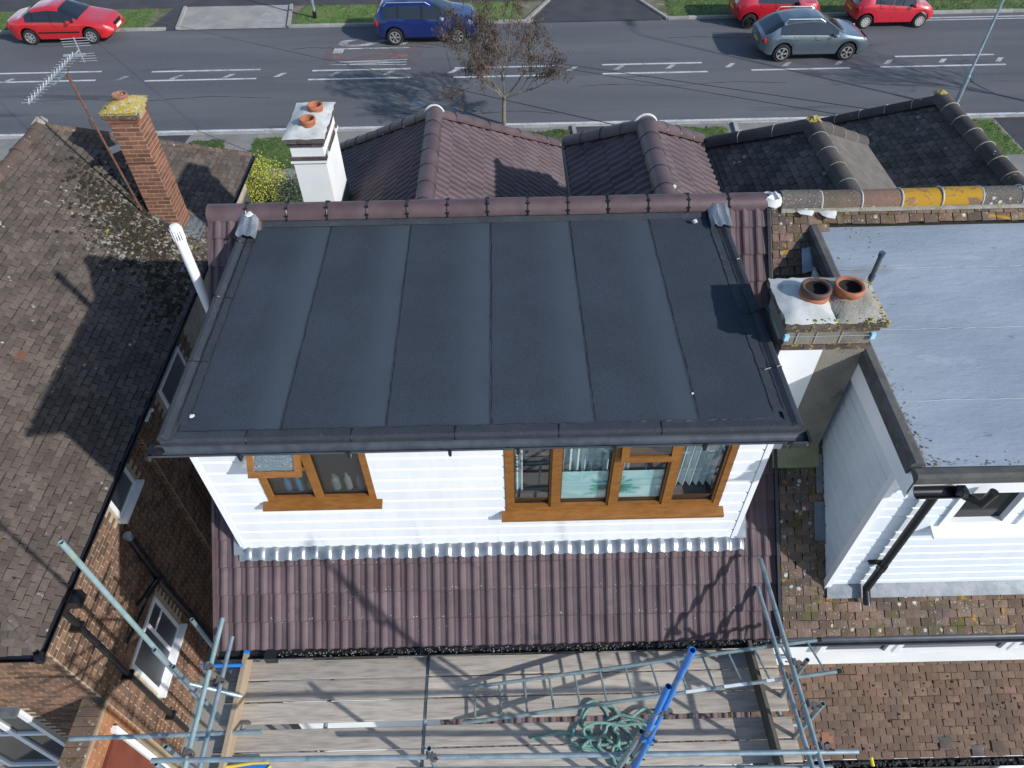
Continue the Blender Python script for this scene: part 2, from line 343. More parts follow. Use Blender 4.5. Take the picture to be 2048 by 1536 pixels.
def paint(name, c, wear=.5):
    k = N(name); p = k.pos(); n1 = k.noise(p, 26, 5, .75); n2 = k.noise(p, 1.7, 3)
    a = k.ramp(k.math('ADD', n1, k.math('MULTIPLY', n2, .35)), wear, wear+.16)
    k.put(k.b.inputs['Base Color'], c); k.b.inputs['Roughness'].default_value = .8; k.put(k.b.inputs['Alpha'], a); return k.m
MT['patch'] = paint('tar_patch', (.078,.081,.088), .5)
MT['line'] = paint('white_road_paint', (.52,.53,.53), .52)
MT['line_worn'] = paint('worn_white_road_paint', (.5,.5,.48), .58)
MT['red_road'] = paint('faded_red_surfacing', (.2,.09,.08), .7)
MT['red_letter'] = paint('faded_red_letter', (.3,.13,.12), .58)

# ------------------------------------------------------------------ pieces laid on slopes and walls
def frame(o, u, v):
    u, v = Vector(u).normalized(), Vector(v).normalized(); n = u.cross(v)
    m4 = Matrix.Identity(4)
    for i in range(3): m4[i][0], m4[i][1], m4[i][2], m4[i][3] = u[i], v[i], n[i], o[i]
    return m4
def clip_faces(vs_, fs_, planes):
    out = []
    for f in fs_:
        P = [Vector(vs_[i]) for i in f]
        for (n, p0) in planes:
            Q = []
            for i in range(len(P)):
                a, b = P[i], P[(i+1) % len(P)]; da, db = n.dot(a-p0), n.dot(b-p0)
                if da >= 0: Q.append(a)
                if (da >= 0) != (db >= 0): Q.append(a+(b-a)*(da/(da-db)))
            P = Q
            if len(P) < 3: break
        if len(P) >= 3: out.append(P)
    return out
class Field:
    """collects the repeated pieces of one thing; the 300 that show largest become objects, the rest one 'stuff' part"""
    def __init__(s, name, cap=300): s.name = name; s.items = []; s.cap = cap
    def put(s, proto, m4, parent, mat, clip=None, big=0):
        c = m4.translation; d = (Vector(CAM)-c).length
        s.items.append((d-big, proto, m4, parent, mat, clip))
    def finish(s, rest_parent, rest_name=None):
        s.items.sort(key=lambda t: t[0]); cache = {}; rest = {}
        for i, (d, proto, m4, parent, mt, clip) in enumerate(s.items):
            if clip:
                fc = clip_faces([m4 @ Vector(v) for v in proto.v], proto.f, clip)
                if not fc: continue
            if i < s.cap:
                if clip:
                    mb = MB(); inv = m4.inverted()
                    for P in fc: mb.poly([inv @ p for p in P])
                    me = mb.mesh(s.name, mt)
                else:
                    key = (id(proto), mt.name)
                    if key not in cache: cache[key] = proto.mesh(s.name, mt)
                    me = cache[key]
                link(s.name, me, parent, None, m4)
            else:
                mb = rest.setdefault(mt.name, (MB(), mt))[0]
                if clip:
                    idx = {}
                    V = []; F = []
                    for P in fc:
                        t = []
                        for p in P:
                            kk = (round(p.x, 5), round(p.y, 5), round(p.z, 5))
                            if kk not in idx: idx[kk] = len(V); V.append(p)
                            t.append(idx[kk])
                        F.append(t)
                    mb.add(V, F)
                else: mb.add([m4 @ Vector(v) for v in proto.v], proto.f)
        out = []
        for j, (mb, mt) in enumerate(rest.values()):
            out.append(mb.build(rest_name or ('distant_'+s.name+'s'), mt, rest_parent, False, 'stuff'))
        return out

def brown_proto(w_=.3, L=.39, var=0):
    prof = []
    for k in range(2):
        for (u, h) in ((0,.004), (.034,.002), (.05,.012), (.066,.026), (.084,.03), (.102,.026), (.118,.012), (.134,.003)):
            prof.append((k*.15+u, h))
    prof.append((.3, .004)); mb = MB(); t = .018
    V = []; n = len(prof); prof = [(min(max(u, .0015), .2985), h) for u, h in prof]
    for (u, h) in prof: V.append((u, .016, h+.036))
    for (u, h) in prof: V.append((u, L, h+.004))
    for (u, h) in prof: V.append((u, 0.0, h+.026))
    for (u, h) in prof: V.append((u, 0.002, h+.012))
    F = [(i, i+1, n+i+1, n+i) for i in range(n-1)]+[(2*n+i, 2*n+i+1, i+1, i) for i in range(n-1)]+[(3*n+i, 3*n+i+1, 2*n+i+1, 2*n+i) for i in range(n-1)]
    F += [(0, n, 3*n, 2*n), (n-1, 3*n-1, 4*n-1, 2*n-1)]
    return mb.add(V, F)
BROWN = brown_proto()
def plain_proto(seed, w_=.16, L=.2):
    r = random.Random(seed); j = lambda a: (r.random()-.5)*a
    a, b, c, d = j(.012), j(.012), .026+j(.008), .026+j(.008); x0, x1 = .003+j(.004), w_-.002+j(.006)
    mb = MB(); L = .135
    cm = (c+d)/2+.005
    V = [(x0, a, c), ((x0+x1)/2, (a+b)/2, cm), (x1, b, d), (x0, L, .003), ((x0+x1)/2, L, .006), (x1, L, .003),
         (x0, a, c-.019), ((x0+x1)/2, (a+b)/2, cm-.02), (x1, b, d-.019)]
    F = [(0,1,4,3), (1,2,5,4), (6,7,1,0), (7,8,2,1), (0,3,6), (2,8,5)]
    return mb.add(V, F)
PLAIN = [plain_proto(i) for i in range(9)]

def in_poly(p, poly):
    for i in range(len(poly)):
        (ax, ay), (bx, by) = poly[i], poly[(i+1) % len(poly)]
        if (bx-ax)*(p[1]-ay)-(by-ay)*(p[0]-ax) < -1e-6: return False
    return True
def lay(field, parent, mt, o, u, v, poly, protos, w_, g, holes=(), stagger=0.0, jig=0.0, clipit=True, keep=None, drop=0, u0=None):
    """lay courses of tiles on the slope with origin o, across u and up-slope v; poly is the slope outline in (u,v), counter-clockwise"""
    m0 = frame(o, u, v); us = [p[0] for p in poly]; vs2 = [p[1] for p in poly]
    planes = []
    for i in range(len(poly)):
        a, b = Vector((*poly[i], 0)), Vector((*poly[(i+1) % len(poly)], 0)); e = b-a
        nrm = Vector((-e.y, e.x, 0)).normalized()
        planes.append(((m0.to_3x3() @ nrm), m0 @ a, poly[i], poly[(i+1) % len(poly)], nrm, a))
    row = 0; y = min(vs2)
    while y < max(vs2)-.01:
        x = (min(us) if u0 is None else u0)-((row*stagger) % 1.0)*w_
        while x < max(us):
            cs = [(x, y), (x+w_, y), (x+w_, y+g), (x, y+g)]
            ok = [in_poly(c, poly) for c in cs]
            ctr = (x+w_/2, y+g/2)
            if not any(ok) and not in_poly(ctr, poly): x += w_; continue
            hit = False
            for (a, b, c, d) in holes:
                if x > a-.02 and x+w_ < b+.02 and y > c-.02 and y+g < d+.02: hit = True
            if hit or (drop and random.random() < drop): x += w_; continue
            if keep and not keep(m0 @ Vector((ctr[0], ctr[1], 0))): x += w_; continue
            pr = protos[random.randrange(len(protos))]
            j = jig
            m4 = m0 @ Matrix.Translation((x+random.uniform(-j, j)*.25, y+random.uniform(-j, j), random.uniform(0, j)*.4)) @ Matrix.Rotation(random.uniform(-j, j)*1.6, 4, 'Z')
            clip = None
            if clipit and not all(ok):
                clip = []
                for (n3, p3, a, b, n2, a2) in planes:
                    if any(n2.dot(Vector((*c, 0))-a2) < -1e-4 for c in cs): clip.append((n3, p3))
            field.put(pr, m4, parent, mt, clip); x += w_
        y += g; row += 1

BRK = MB().add([(.002,.002,0),(.212,.002,0),(.212,.062,0),(.002,.062,0),(.005,.005,.008),(.209,.005,.008),(.209,.059,.008),(.005,.059,.008)],
               [(4,5,6,7),(0,1,5,4),(1,2,6,5),(2,3,7,6),(3,0,4,7)])
HALF = MB().add([(.002,.002,0),(.1,.002,0),(.1,.062,0),(.002,.062,0),(.004,.005,.008),(.098,.005,.008),(.098,.059,.008),(.004,.059,.008)],
               [(4,5,6,7),(0,1,5,4),(1,2,6,5),(2,3,7,6),(3,0,4,7)])
def bricks(field, parent, mt, o, u, length, height, holes=(), keep=None, up=(0,0,1)):
    m0 = frame(o, u, up); y = .005; row = 0
    while y < height-.03:
        x = .005 if row % 2 == 0 else .005-.1125
        while x < length:
            x0, x1 = max(x, .003), min(x+.215, length-.003)
            if x1-x0 > .05:
                bad = any(x1 > a+.01 and x0 < b-.01 and y+.065 > c+.005 and y < d-.005 for (a, b, c, d) in holes)
                if not bad and not (keep and not keep(m0 @ Vector(((x0+x1)/2, y, 0)))):
                    pr = BRK if x1-x0 > .2 else HALF
                    sx = (x1-x0)/(.215 if pr is BRK else .1025)
                    m4 = m0 @ Matrix.Translation((x0, y, random.uniform(-.001, .002))) @ Matrix.Diagonal((sx, 1, 1, 1))
                    field.put(pr, m4, parent, mt)
            x += .225
        y += .075; row += 1

def half_round(r, t, L, arc=180, n=9, taper=0):
    """a ridge tile along local +x, opening down"""
    mb = MB(); V = []
    for x in (0, L):
        for rr in (r, r-t):
            for k in range(n):
                a = R(90-arc/2+arc*k/(n-1)); V.append((x, rr*math.cos(a), rr*math.sin(a)))
    F = []
    for k in range(n-1):
        F.append((k, 2*n+k, 2*n+k+1, k+1)); F.append((n+k+1, 3*n+k+1, 3*n+k, n+k))
        F.append((k, k+1, n+k+1, n+k)); F.append((2*n+k+1, 2*n+k, 3*n+k, 3*n+k+1))
    F += [(0, n, 3*n, 2*n), (n-1, 3*n-1, 4*n-1, 2*n-1)] if False else []
    return mb.add(V, F)
def ridge_run(name, parent, mt, p, q, r, L, jointmat=None, jname='ridge_joint', arc=170, z=-.05, jt=.014, jr=.006, wob=.004, joff=0):
    p, q = Vector(p), Vector(q); d = q-p; n = max(1, round(d.length/L)); L2 = d.length/n
    x = d.normalized(); y = Vector((0,0,1)).cross(x).normalized(); zz = x.cross(y)
    proto = half_round(r, .02, L2-.006, arc).mesh(name, mt, True); objs = []
    for i in range(n):
        o = p+x*(i*L2)+zz*(z+random.uniform(-wob, wob)); m4 = Matrix.Identity(4)
        for k in range(3): m4[k][0], m4[k][1], m4[k][2], m4[k][3] = x[k], y[k], zz[k], o[k]
        t = link(name, proto, parent, None, m4); objs.append(t)
        if jointmat and i > 0:
            pts = []
            for k in range(13):
                a = R(90-arc/2+arc*k/12); pts.append(Vector((-.003, (r+.001)*math.cos(a), (r+.001)*math.sin(a))))
            mb = MB(); mb.tube(pts, jt/2, 5); jo = mb.build(jname, jointmat, t)
    return objs

# ================================================================== LARGE STRUCTURE: ground and street
g = MB().poly([(-140,-60,-.03),(140,-60,-.03),(140,160,-.03),(-140,160,-.03)])
structure('ground', g, MT['concrete'], 'flat paved ground under and behind the houses')
RY0, RY1 = 24.45, 33.9
rd = structure('road', MB().poly([(-120,RY0,0),(120,RY0,0),(120,RY1,0),(-120,RY1,0)]), MT['asphalt'], 'grey asphalt road with worn white centre markings')
def line(x0, x1, y, wd=.1, mt='line', name='road_line', z=.004):
    mb = MB(); n = max(1, int((x1-x0)/1.0))
    for i in range(n):
        a, b = x0+(x1-x0)*i/n, x0+(x1-x0)*(i+1)/n
        mb.poly([(a,y-wd/2,z),(b,y-wd/2,z),(b,y+wd/2,z),(a,y+wd/2,z)])
    return mb.build(name, MT[mt], rd)
line(-60, 60, 24.72, .17, 'line', 'edge_line')
for (a, b, y) in ((-21.5,-16.5,29.85),(-20.5,-16.45,29.05),(-14.4,-9.95,29.72),(-14.43,-9.95,28.9),(-7.8,-3.8,29.5),(-7.83,-3.75,28.7),
                  (-2,2.05,29.46),(-2.04,2.04,28.63),(4,8.06,29.47),(3.94,8.14,28.65),(9.9,13.85,28.7),(16,20.06,29.65),(15.08,20.1,28.72)):
    line(a, b, y, .12)
for x in (-20.2,-15.6,-13.4,-11.3,-9.2,-7.0,-4.8,-2.2,2.6,4.5,6.6,9.0,11.3,13.4,15.4,17.6,19.9):
    mb = MB().poly([(x-.1,29,.004),(x+.12,29,.004),(x+.42,29.36,.004),(x+.2,29.36,.004)]); mb.build('hatch_mark', MT['line_worn'], rd)
MB().poly([(-7.6,29.75,.003),(-3.5,29.75,.003),(-3.3,32.6,.003),(-7.5,32.6,.003)]).build('red_surfacing', MT['red_road'], rd)
def letter(ch, y0, y1, x0, x1, mt):
    cu = bpy.data.curves.new('letter', 'FONT'); cu.body = ch; cu.size = 1; ob = bpy.data.objects.new('letter', cu); COL.objects.link(ob)
    dg = bpy.context.evaluated_depsgraph_get(); me = bpy.data.meshes.new_from_object(ob.evaluated_get(dg)); bpy.data.objects.remove(ob)
    co = np.array([v.co for v in me.vertices]); lo, hi = co.min(0), co.max(0)
    for v in me.vertices:
        a = (v.co.x-lo[0])/(hi[0]-lo[0]); b = (v.co.y-lo[1])/(hi[1]-lo[1])
        v.co = (x0+(x1-x0)*b, y1-(y1-y0)*a, .008)
    me.materials.clear(); me.materials.append(MT[mt]); link('painted_letter', me, rd)
letter('S', 31.75, 32.45, -7.1, -4.1, 'line_worn'); letter('L', 31.1, 31.6, -7.2, -4.0, 'line_worn')
letter('O', 30.45, 31.0, -7.2, -4.0, 'red_letter'); letter('W', 29.85, 30.4, -7.2, -4.0, 'line')
line(17.6, 40, 33.5, .1); line(17.9, 40, 33.25, .08)
MB().lathe([(0,.006),(.3,.006),(.3,.002)], (-3.3,26.4,0), 20).build('manhole_cover', MT['lead_old'], rd)
MB().box((17.0,33.62,-.01),(17.5,33.86,.008)).build('drain_grate', MT['black_plastic'], rd)
for (xa, ya, L_, sd) in ((-18,27.3,9,1),(-5,25.6,7,2),(3,27.6,8,3),(12,27.2,9,4),(-9,31.6,6,5),(7,31.9,7,6)):
    rr_ = random.Random(sd); pts = [(xa+L_*k/30, ya+.12*math.sin(k*.35)+rr_.uniform(-.03,.03), .003) for k in range(31)]
    MB().tube(pts, [rr_.uniform(.003,.012) for _ in pts], 4).build('road_crack', MT['bitumen'], rd)
# kerbs, pavements and verges
def kerb_run(y, x0, x1, h, wdt, lab, skip=()):
    base = structure('kerb', MB().box((x0,y-wdt/2+.012,-.03),(x1,y+wdt/2-.012,h-.014)), MT['kerb'], lab)
    mb = MB(); L = .914
    b = .012; hw = wdt/2
    V = [(.006,-hw,-.02),(L-.006,-hw,-.02),(L-.006,hw,-.02),(.006,hw,-.02),(.006,-hw,h-b),(L-.006,-hw,h-b),(.006,-hw+b,h),(L-.006,-hw+b,h),(L-.006,hw,h),(.006,hw,h)]
    F = [(0,1,5,4),(4,5,7,6),(6,7,8,9),(2,3,9,8),(0,4,6,9,3),(1,2,8,7,5)]
    me = mb.add(V, F).mesh('kerb_stone', MT['kerb'])
    x = x0
    while x < x1:
        if not any(a < x < c for a, c in skip): link('kerb_stone', me, base, None, Matrix.Translation((x, y+random.uniform(-.008,.008), random.uniform(-.008,.004))))
        x += L
kerb_run(24.5, -24, 24, .05, .14, 'low near kerb between road and verge')
kerb_run(33.98, -27, -15.9, .11, .16, 'far kerb behind the red saloon car')
kerb_run(33.98, -9.6, .9, .11, .16, 'far kerb behind the blue car')
kerb_run(33.98, 7.4, 27, .11, .16, 'far kerb behind the two red hatchbacks')
def patch(name, pts, mt, lab, z):
    return structure(name, MB().poly([(x, y, z) for x, y in pts]), MT[mt], lab)
patch('verge', [(-60,21.9),(60,21.9),(60,24.43),(-60,24.43)], 'pave', 'near verge strip of worn paving and bare soil beside the road', .012)
patch('pavement', [(-60,20.5),(60,20.5),(60,21.9),(-60,21.9)], 'pave', 'near pavement in front of the houses', .02)
patch('far_pavement', [(-90,36.5),(90,36.5),(90,39),(-90,39)], 'asphalt_dark', 'dark asphalt pavement across the road', .016)
patch('far_verge', [(-90,34.06),(90,34.06),(90,36.5),(-90,36.5)], 'soil', 'far verge soil across the road', .012)
patch('front_gardens', [(-60,13),(60,13),(60,20.5),(-60,20.5)], 'concrete', 'paved front gardens', .008)
patch('far_gardens', [(-90,39),(90,39),(90,70),(-90,70)], 'concrete', 'driveways and gardens across the road', .01)
for (pts, mt, lab) in (
    ([(-16,33.9),(-14.6,33.9),(-14.9,36.6),(-15.5,36.6)], 'asphalt_dark', 'narrow dark asphalt strip beside the concrete driveway'),
    ([(-14.6,33.9),(-11.4,33.9),(-10.9,36.6),(-14.9,36.6)], 'concrete', 'grey concrete driveway across the road'),
    ([(-11.4,33.9),(-9.7,33.9),(-10.1,36.6),(-10.9,36.6)], 'kerb', 'pale concrete driveway slab across the road'),
    ([(1.2,33.9),(7.2,33.9),(6.1,36.6),(2.4,36.6)], 'asphalt_dark', 'dark asphalt side entrance across the road'),
    ([(-7,21.9),(.8,21.9),(.8,24.42),(-7,24.42)], 'pave', 'paved crossing in front of the middle house'),
    ([(2.5,21.9),(5.9,21.9),(5.9,24.42),(2.5,24.42)], 'asphalt_dark', 'dark asphalt crossing in front of the middle house'),
    ([(8.3,21.9),(16.1,21.9),(16.1,24.42),(8.3,24.42)], 'pave', 'paved crossing in front of the right house'),
    ([(17.6,21.9),(22,21.9),(22,24.42),(17.6,24.42)], 'asphalt_dark', 'dark asphalt crossing at the right edge'),
    ([(-14,21.9),(-11.6,21.9),(-11.3,24.42),(-14,24.42)], 'asphalt_dark', 'dark asphalt crossing in front of the brick house')):
    patch('driveway', pts, mt, lab, .02)
def kerb_side(p, q, lab):
    structure('edging', MB().bar((*p,.05),(*q,.05),.14,.1), MT['kerb'], lab)
kerb_side((-9.6,33.95),(-9.95,36.5),'kerb edging between pale driveway and lawn verge'); kerb_side((-14.6,33.98),(-14.95,36.5),'kerb edging between dark strip and driveway')
kerb_side((7.4,33.95),(6.3,36.5),'kerb edging on the right side of the dark entrance'); kerb_side((1.0,33.95),(2.2,36.5),'kerb edging on the left side of the dark entrance')
kerb_side((8.25,24.4),(8.05,21.95),'kerb edging beside the small verge lawn'); kerb_side((2.45,24.4),(2.5,21.95),'kerb edging right of the narrow lawn')

# grass on the verges (nobody could count it)
def grass(lab, areas, dens):
    mb = MB(); V = []; F = []
    for (x0, x1, y0, y1, z) in areas:
        n = int((x1-x0)*(y1-y0)*dens)
        # ragged sod sheet
        nx, ny = max(3, int((x1-x0)/.18)), max(3, int((y1-y0)/.18)); o = len(V)
        for i in range(nx+1):
            for j in range(ny+1):
                e = min(i, nx-i, j, ny-j); jit = .1 if e == 0 else .04
                V.append((x0+(x1-x0)*i/nx+random.uniform(-jit, jit), y0+(y1-y0)*j/ny+random.uniform(-jit, jit), z+(0 if e == 0 else random.uniform(.0, .035))))
        for i in range(nx):
            for j in range(ny):
                a = o+i*(ny+1)+j; F.append((a, a+ny+1, a+ny+2, a+1))
        for _ in range(n):
            x, y = random.uniform(x0, x1), random.uniform(y0, y1); h = random.uniform(.04, .12); a = random.uniform(0, 6.28)
            dx, dy = .016*math.cos(a), .016*math.sin(a); lx, ly = random.uniform(-.05,.05), random.uniform(-.05,.05); o = len(V)
            V += [(x-dx, y-dy, z), (x+dx, y+dy, z), (x+lx, y+ly, z+h)]; F.append((o, o+1, o+2))
    mb.v, mb.f = V, F; ob = mb.build('grass', MT['grass'], None, False, 'stuff'); ob['label'] = lab; ob['category'] = 'grass'
grass('grass on the verges across the road', [(-27,-16.2,34.15,36.4,.02),(-9.4,.8,34.15,36.4,.02),(7.6,26,34.15,36.4,.02)], 130)
grass('grass patches on the near verge by the houses', [(-8.9,-6.9,22.0,24.1,.02),(-11.2,-9.9,22.6,24.0,.02),(.5,2.3,22.3,24.2,.02),(6.0,7.9,22.2,24.2,.02),(16.2,17.5,21.9,24.3,.02)], 200)

# ================================================================== MIDDLE HOUSE
TAN = .898; EY, EZ, RGY, RGZ = 3.40, 4.975, 7.12, 8.315
HX0, HX1 = -3.391, 3.0
house = thing('semi_detached_house', 'semi-detached house with purple-brown tiles and a big black felt dormer roof', 'house', (-.2, 7, 0))
tiles = Field('roof_tile', 300)
def slope_dir(t): return Vector((0, 1, t)).normalized()
# walls
MB().box((HX0+.1, 3.65, 0), (HX1-.01, 10.6, 4.9)).build('wall', MT['white_paint'], house)
gm = MB(); gx0 = HX0+.09
gm.prism([(gx0,3.65,4.88),(gx0,7.12,8.0),(gx0,10.6,4.88)], (.12,0,0)); gm.build('gable_wall', MT['brick'], house)
# rear roof underlay + front slope
ru = MB()
d = .012
ru.prism([(HX0+.02,EY+.05,EZ-.02-d),(HX1-.0,EY+.05,EZ-.02-d),(HX1-.0,RGY,RGZ-.05-d),(HX0+.02,RGY,RGZ-.05-d)], (0,.05,-.05))
roof = ru.build('roof', MT['brown_tile'], house)
MB().prism([(HX0+.02,RGY,RGZ-.04),(HX1,RGY,RGZ-.04),(HX1,10.9,RGZ-.04-.9*(10.9-RGY)),(HX0+.02,10.9,RGZ-.04-.9*(10.9-RGY))], (0,-.05,-.05)).build('front_slope', MT['brown_tile'], house)
sv = slope_dir(TAN); SL = (RGY-EY)/sv.y
DW = .846 / sv.y     # slope distance eaves -> dormer wall
lay(tiles, roof, MT['brown_tile'], (HX0, EY, EZ-.03), (1,0,0), sv, [(0,0),(HX1-HX0,0),(HX1-HX0,SL-.05),(0,SL-.05)], [BROWN], .3, .311,
    holes=[(.44, 5.80, DW+.1, 9)], jig=.003)
mb = MB(); r_ = random.Random(41)
for _ in range(330):
    row = r_.choice((1,1,1,2,2,2,3)); x = r_.uniform(HX0+.2, HX1-.1); d_ = row*.311+r_.uniform(-.012,.02); yy = EY+d_*sv.y
    mb.blob((x, yy, EZ-.03+d_*sv.z+.045+r_.uniform(0,.012)), r_.uniform(.002,.0075), int(x*991), 5, .5)
for _ in range(60):
    x = r_.uniform(HX0+.2, HX1-.1); d_ = r_.uniform(.05, 1.1); mb.blob((x, EY+d_*sv.y, EZ-.03+d_*sv.z+.045), r_.uniform(.002,.006), int(x*971), 5, .5)
mb.build('mortar_crumbs', MT['mortar_white'], roof, False, 'stuff')
# left verge: plain under-cloak and dry verge strip; right party strip (black)
MB().bar((HX1-.03, EY-.02, EZ+.03), (HX1-.03, RGY, RGZ-.0), .035, .07).build('party_strip', MT['black_plastic'], house)
MB().bar((HX0+.0, EY-.03, EZ-.02), (HX0+.0, RGY, RGZ-.06), .03, .12).build('verge_strip', MT['brown_ridge'], house)
# ridge tiles with black clips
rt = ridge_run('ridge_tile', house, MT['brown_ridge'], (HX0-.02,RGY,RGZ-.085), (HX1-.02,RGY,RGZ-.085), .125, .457, None, arc=190, z=0)
for t in rt[1:]:
    mb = MB(); pts = [Vector((-.003, .128*math.cos(R(-5+190*k/14)), .128*math.sin(R(-5+190*k/14)))) for k in range(15)]
    mb.tube(pts, .009, 5)
    for a in (35, 75, 120, 160):
        c = Vector((-.003, .13*math.cos(R(a)), .13*math.sin(R(a)))); mb.obox(c, (.018,0,0), (0,.009,0), (0,0,.009))
    mb.build('ridge_clip', MT['black_plastic'], t)
MB().blob((HX1+.03, RGY-.02, RGZ-.05), .125, 3, 12, .85).build('mortar_cap', MT['mortar_new'], house, True)

# front wings (two hipped wings with the same tiles)
def wing(parent, field, mt, protos, w_, g, xr, zr, ay, tw, xw, xe, ze_w, ze_e, hd, name='hip_roof', stag=0, jig=.003, tile_kw={}):
    """ridge along Y at xr,zr; apex at ay; west/east eaves xw/xe; hd: distance apex->front eaves"""
    def back(z): return RGY+(RGZ-z)/.9
    mb = MB(); fy = ay+hd
    W0 = (xw, back(ze_w), ze_w); W1 = (xw, fy, ze_w); E0 = (xe, back(ze_e), ze_e); E1 = (xe, fy, ze_e)
    A0 = (xr, back(zr), zr); A1 = (xr, ay, zr)
    dz = Vector((0,0,-.03))
    off = lambda P: tuple(Vector(P)+dz)
    mb.poly([off(P) for P in (A0, A1, W1, W0)]); mb.poly([off(P) for P in (A1, A0, E0, E1)]); mb.poly([off(P) for P in (A1, E1, W1)])
    o = mb.build(name, mt, parent)
    # west slope: u runs toward -Y, v up-slope (+x)
    for side in (-1, 1):
        e0, e1 = (W0, W1) if side < 0 else (E0, E1)
        zz = e0[2]; half = abs(xr-e0[0]); v = Vector((-side*half, 0, zr-zz)); L = v.length
        if side < 0:
            org = Vector(e1); u = Vector((0,-1,0)); f = lambda P: (e1[1]-P[1])
        else:
            org = Vector(e0); u = Vector((0,1,0)); f = lambda P: (P[1]-e0[1])
        if side < 0: poly = [(0,0),(f(e0),0),(f(A0),L),(f(A1),L)]
        else: poly = [(0,0),(f(e1),0),(f(A1),L),(f(A0),L)]
        lay(field, o, mt, org+Vector((0,0,-.025)), u, v, poly, protos, w_, g, stagger=stag, jig=jig, **tile_kw)
    return o, W0, W1, E0, E1, A0, A1
w1, W0, W1, E0, E1, A0, A1 = wing(house, tiles, MT['brown_tile'], [BROWN], .3, .311, -1.13, 7.38, 11.02, .82, -3.80, 1.54, 5.18, 5.18, 2.68)
ridge_run('hip_tile', house, MT['brown_ridge'], (-1.13,11.1,7.40), (-1.13,8.1,7.40), .135, .45, MT['black_plastic'], 'ridge_joint', arc=180, z=-.04, jt=.012)
ridge_run('hip_tile', house, MT['brown_ridge'], Vector(A1)+Vector((0,.02,.03)), Vector(W1)+Vector((0,0,.03)), .11, .42, MT['black_plastic'], 'ridge_joint', arc=180, z=-.02, jt=.012)
ridge_run('hip_tile', house, MT['brown_ridge'], Vector(A1)+Vector((0,.02,.03)), Vector(E1)+Vector((0,0,.03)), .11, .42, MT['black_plastic'], 'ridge_joint', arc=180, z=-.02, jt=.012)
def white_collar(c, r, parent, ang=0, mt='mortar_new'):
    pts = [Vector((c[0]+r*math.cos(R(k*18)), c[1]+.02, c[2]+r*math.sin(R(k*18)))) for k in range(11)]
    MB().tube(pts, .017, 6).build('mortar_bed', MT[mt], parent)
white_collar((-1.13, 11.1, 7.36), .15, house)
MB().box((-3.4, 10.5, 0), (1.15, 13.3, 5.1)).build('wing_wall', MT['white_paint'], house)
w2, W0, W1, E0, E1, A0, A1 = wing(house, tiles, MT['brown_tile'], [BROWN], .3, .311, 1.95, 8.0, 9.33, .7, .93, 2.98, 7.28, 7.28, .9)
ridge_run('hip_tile', house, MT['brown_ridge'], (1.95,9.40,8.02), (1.95,7.35,8.02), .14, .45, MT['black_plastic'], 'ridge_joint', arc=180, z=-.04, jt=.012)
ridge_run('hip_tile', house, MT['brown_ridge'], Vector(A1)+Vector((0,.02,.03)), Vector(W1)+Vector((0,0,.03)), .12, .42, MT['black_plastic'], 'ridge_joint', arc=180, z=-.02, jt=.012)
ridge_run('hip_tile', house, MT['brown_ridge'], Vector(A1)+Vector((0,.02,.03)), Vector(E1)+Vector((0,0,.03)), .12, .42, MT['black_plastic'], 'ridge_joint', arc=180, z=-.02, jt=.012)
white_collar((1.95, 9.42, 7.98), .16, house)
MB().blob((1.98, 7.75, 8.03), .12, 5, 8, .5).build('mortar_bed', MT['mortar_new'], house)
MB().box((1.03, 7.6, 6.6), (2.9, 10.0, 7.27)).build('front_dormer_wall', MT['white_clad'], house)
for (xg, y0, y1) in ((.9, 8.2, 10.2), (3.0, 8.2, 10.2)):
    MB().tube([(xg, y0, 7.25), (xg, y1, 7.25)], .045, 8).build('gutter', MT['black_plastic'], house)

# ---- rear dormer
DY = 4.246; DX0, DX1 = -3.064, 2.474; DT = 7.86
dorm = MB().box((DX0+.02, DY+.04, 5.0), (DX0+.08, 7.1, DT)).box((DX1-.08, DY+.04, 5.0), (DX1-.02, 7.1, DT)).build('dormer', MT['white_clad'], house)
W1R = (-2.53, -1.42, 6.68, 7.62); W2R = (-.08, 2.18, 6.40, 7.64)
# substrate wall with openings
sb = MB()
def wall_with_holes(mb, x0, x1, z0, z1, y0, y1, holes):
    xs = sorted({x0, x1, *[h[0] for h in holes], *[h[1] for h in holes]}); zs = sorted({z0, z1, *[h[2] for h in holes], *[h[3] for h in holes]})
    for i in range(len(xs)-1):
        for j in range(len(zs)-1):
            cx, cz = (xs[i]+xs[i+1])/2, (zs[j]+zs[j+1])/2
            if not any(h[0] < cx < h[1] and h[2] < cz < h[3] for h in holes): mb.box((xs[i], y0, zs[j]), (xs[i+1], y1, zs[j+1]))
wall_with_holes(sb, DX0+.005, DX1-.005, 5.4, DT, DY+.015, DY+.09, [W1R, W2R]); sb.build('dormer_wall', MT['shade_backing'], house)
def clad(s0, s1, a, b, topped, f, parent, name, mt, dep=.024, sc_=.034, gap=.010):
    """one shiplap board: flat face, scooped top edge, open joint above"""
    lv_ = [(0, a), (0, b-sc_), (dep*.35, b-sc_*.75), (dep*.85, b-gap)] if topped and b-a > sc_+.02 else [(0, a), (0, b-.001)]
    V = [f(u, d_, z_) for (d_, z_) in lv_ for u in (s0, s1)]; m_ = len(lv_)
    V += [f(u, dep, z_) for z_ in (a, lv_[-1][1]) for u in (s0, s1)]; k = 2*m_
    F = [(2*i, 2*i+1, 2*i+3, 2*i+2) for i in range(m_-1)]+[(k, k+1, 1, 0), tuple([2*i for i in range(m_)]+[k+2, k]), tuple([k+1, k+3]+[2*i+1 for i in range(m_-1, -1, -1)])]
    MB().add(V, F).build(name, MT[mt], parent)
z = 5.74; BH = .182; bi = 0
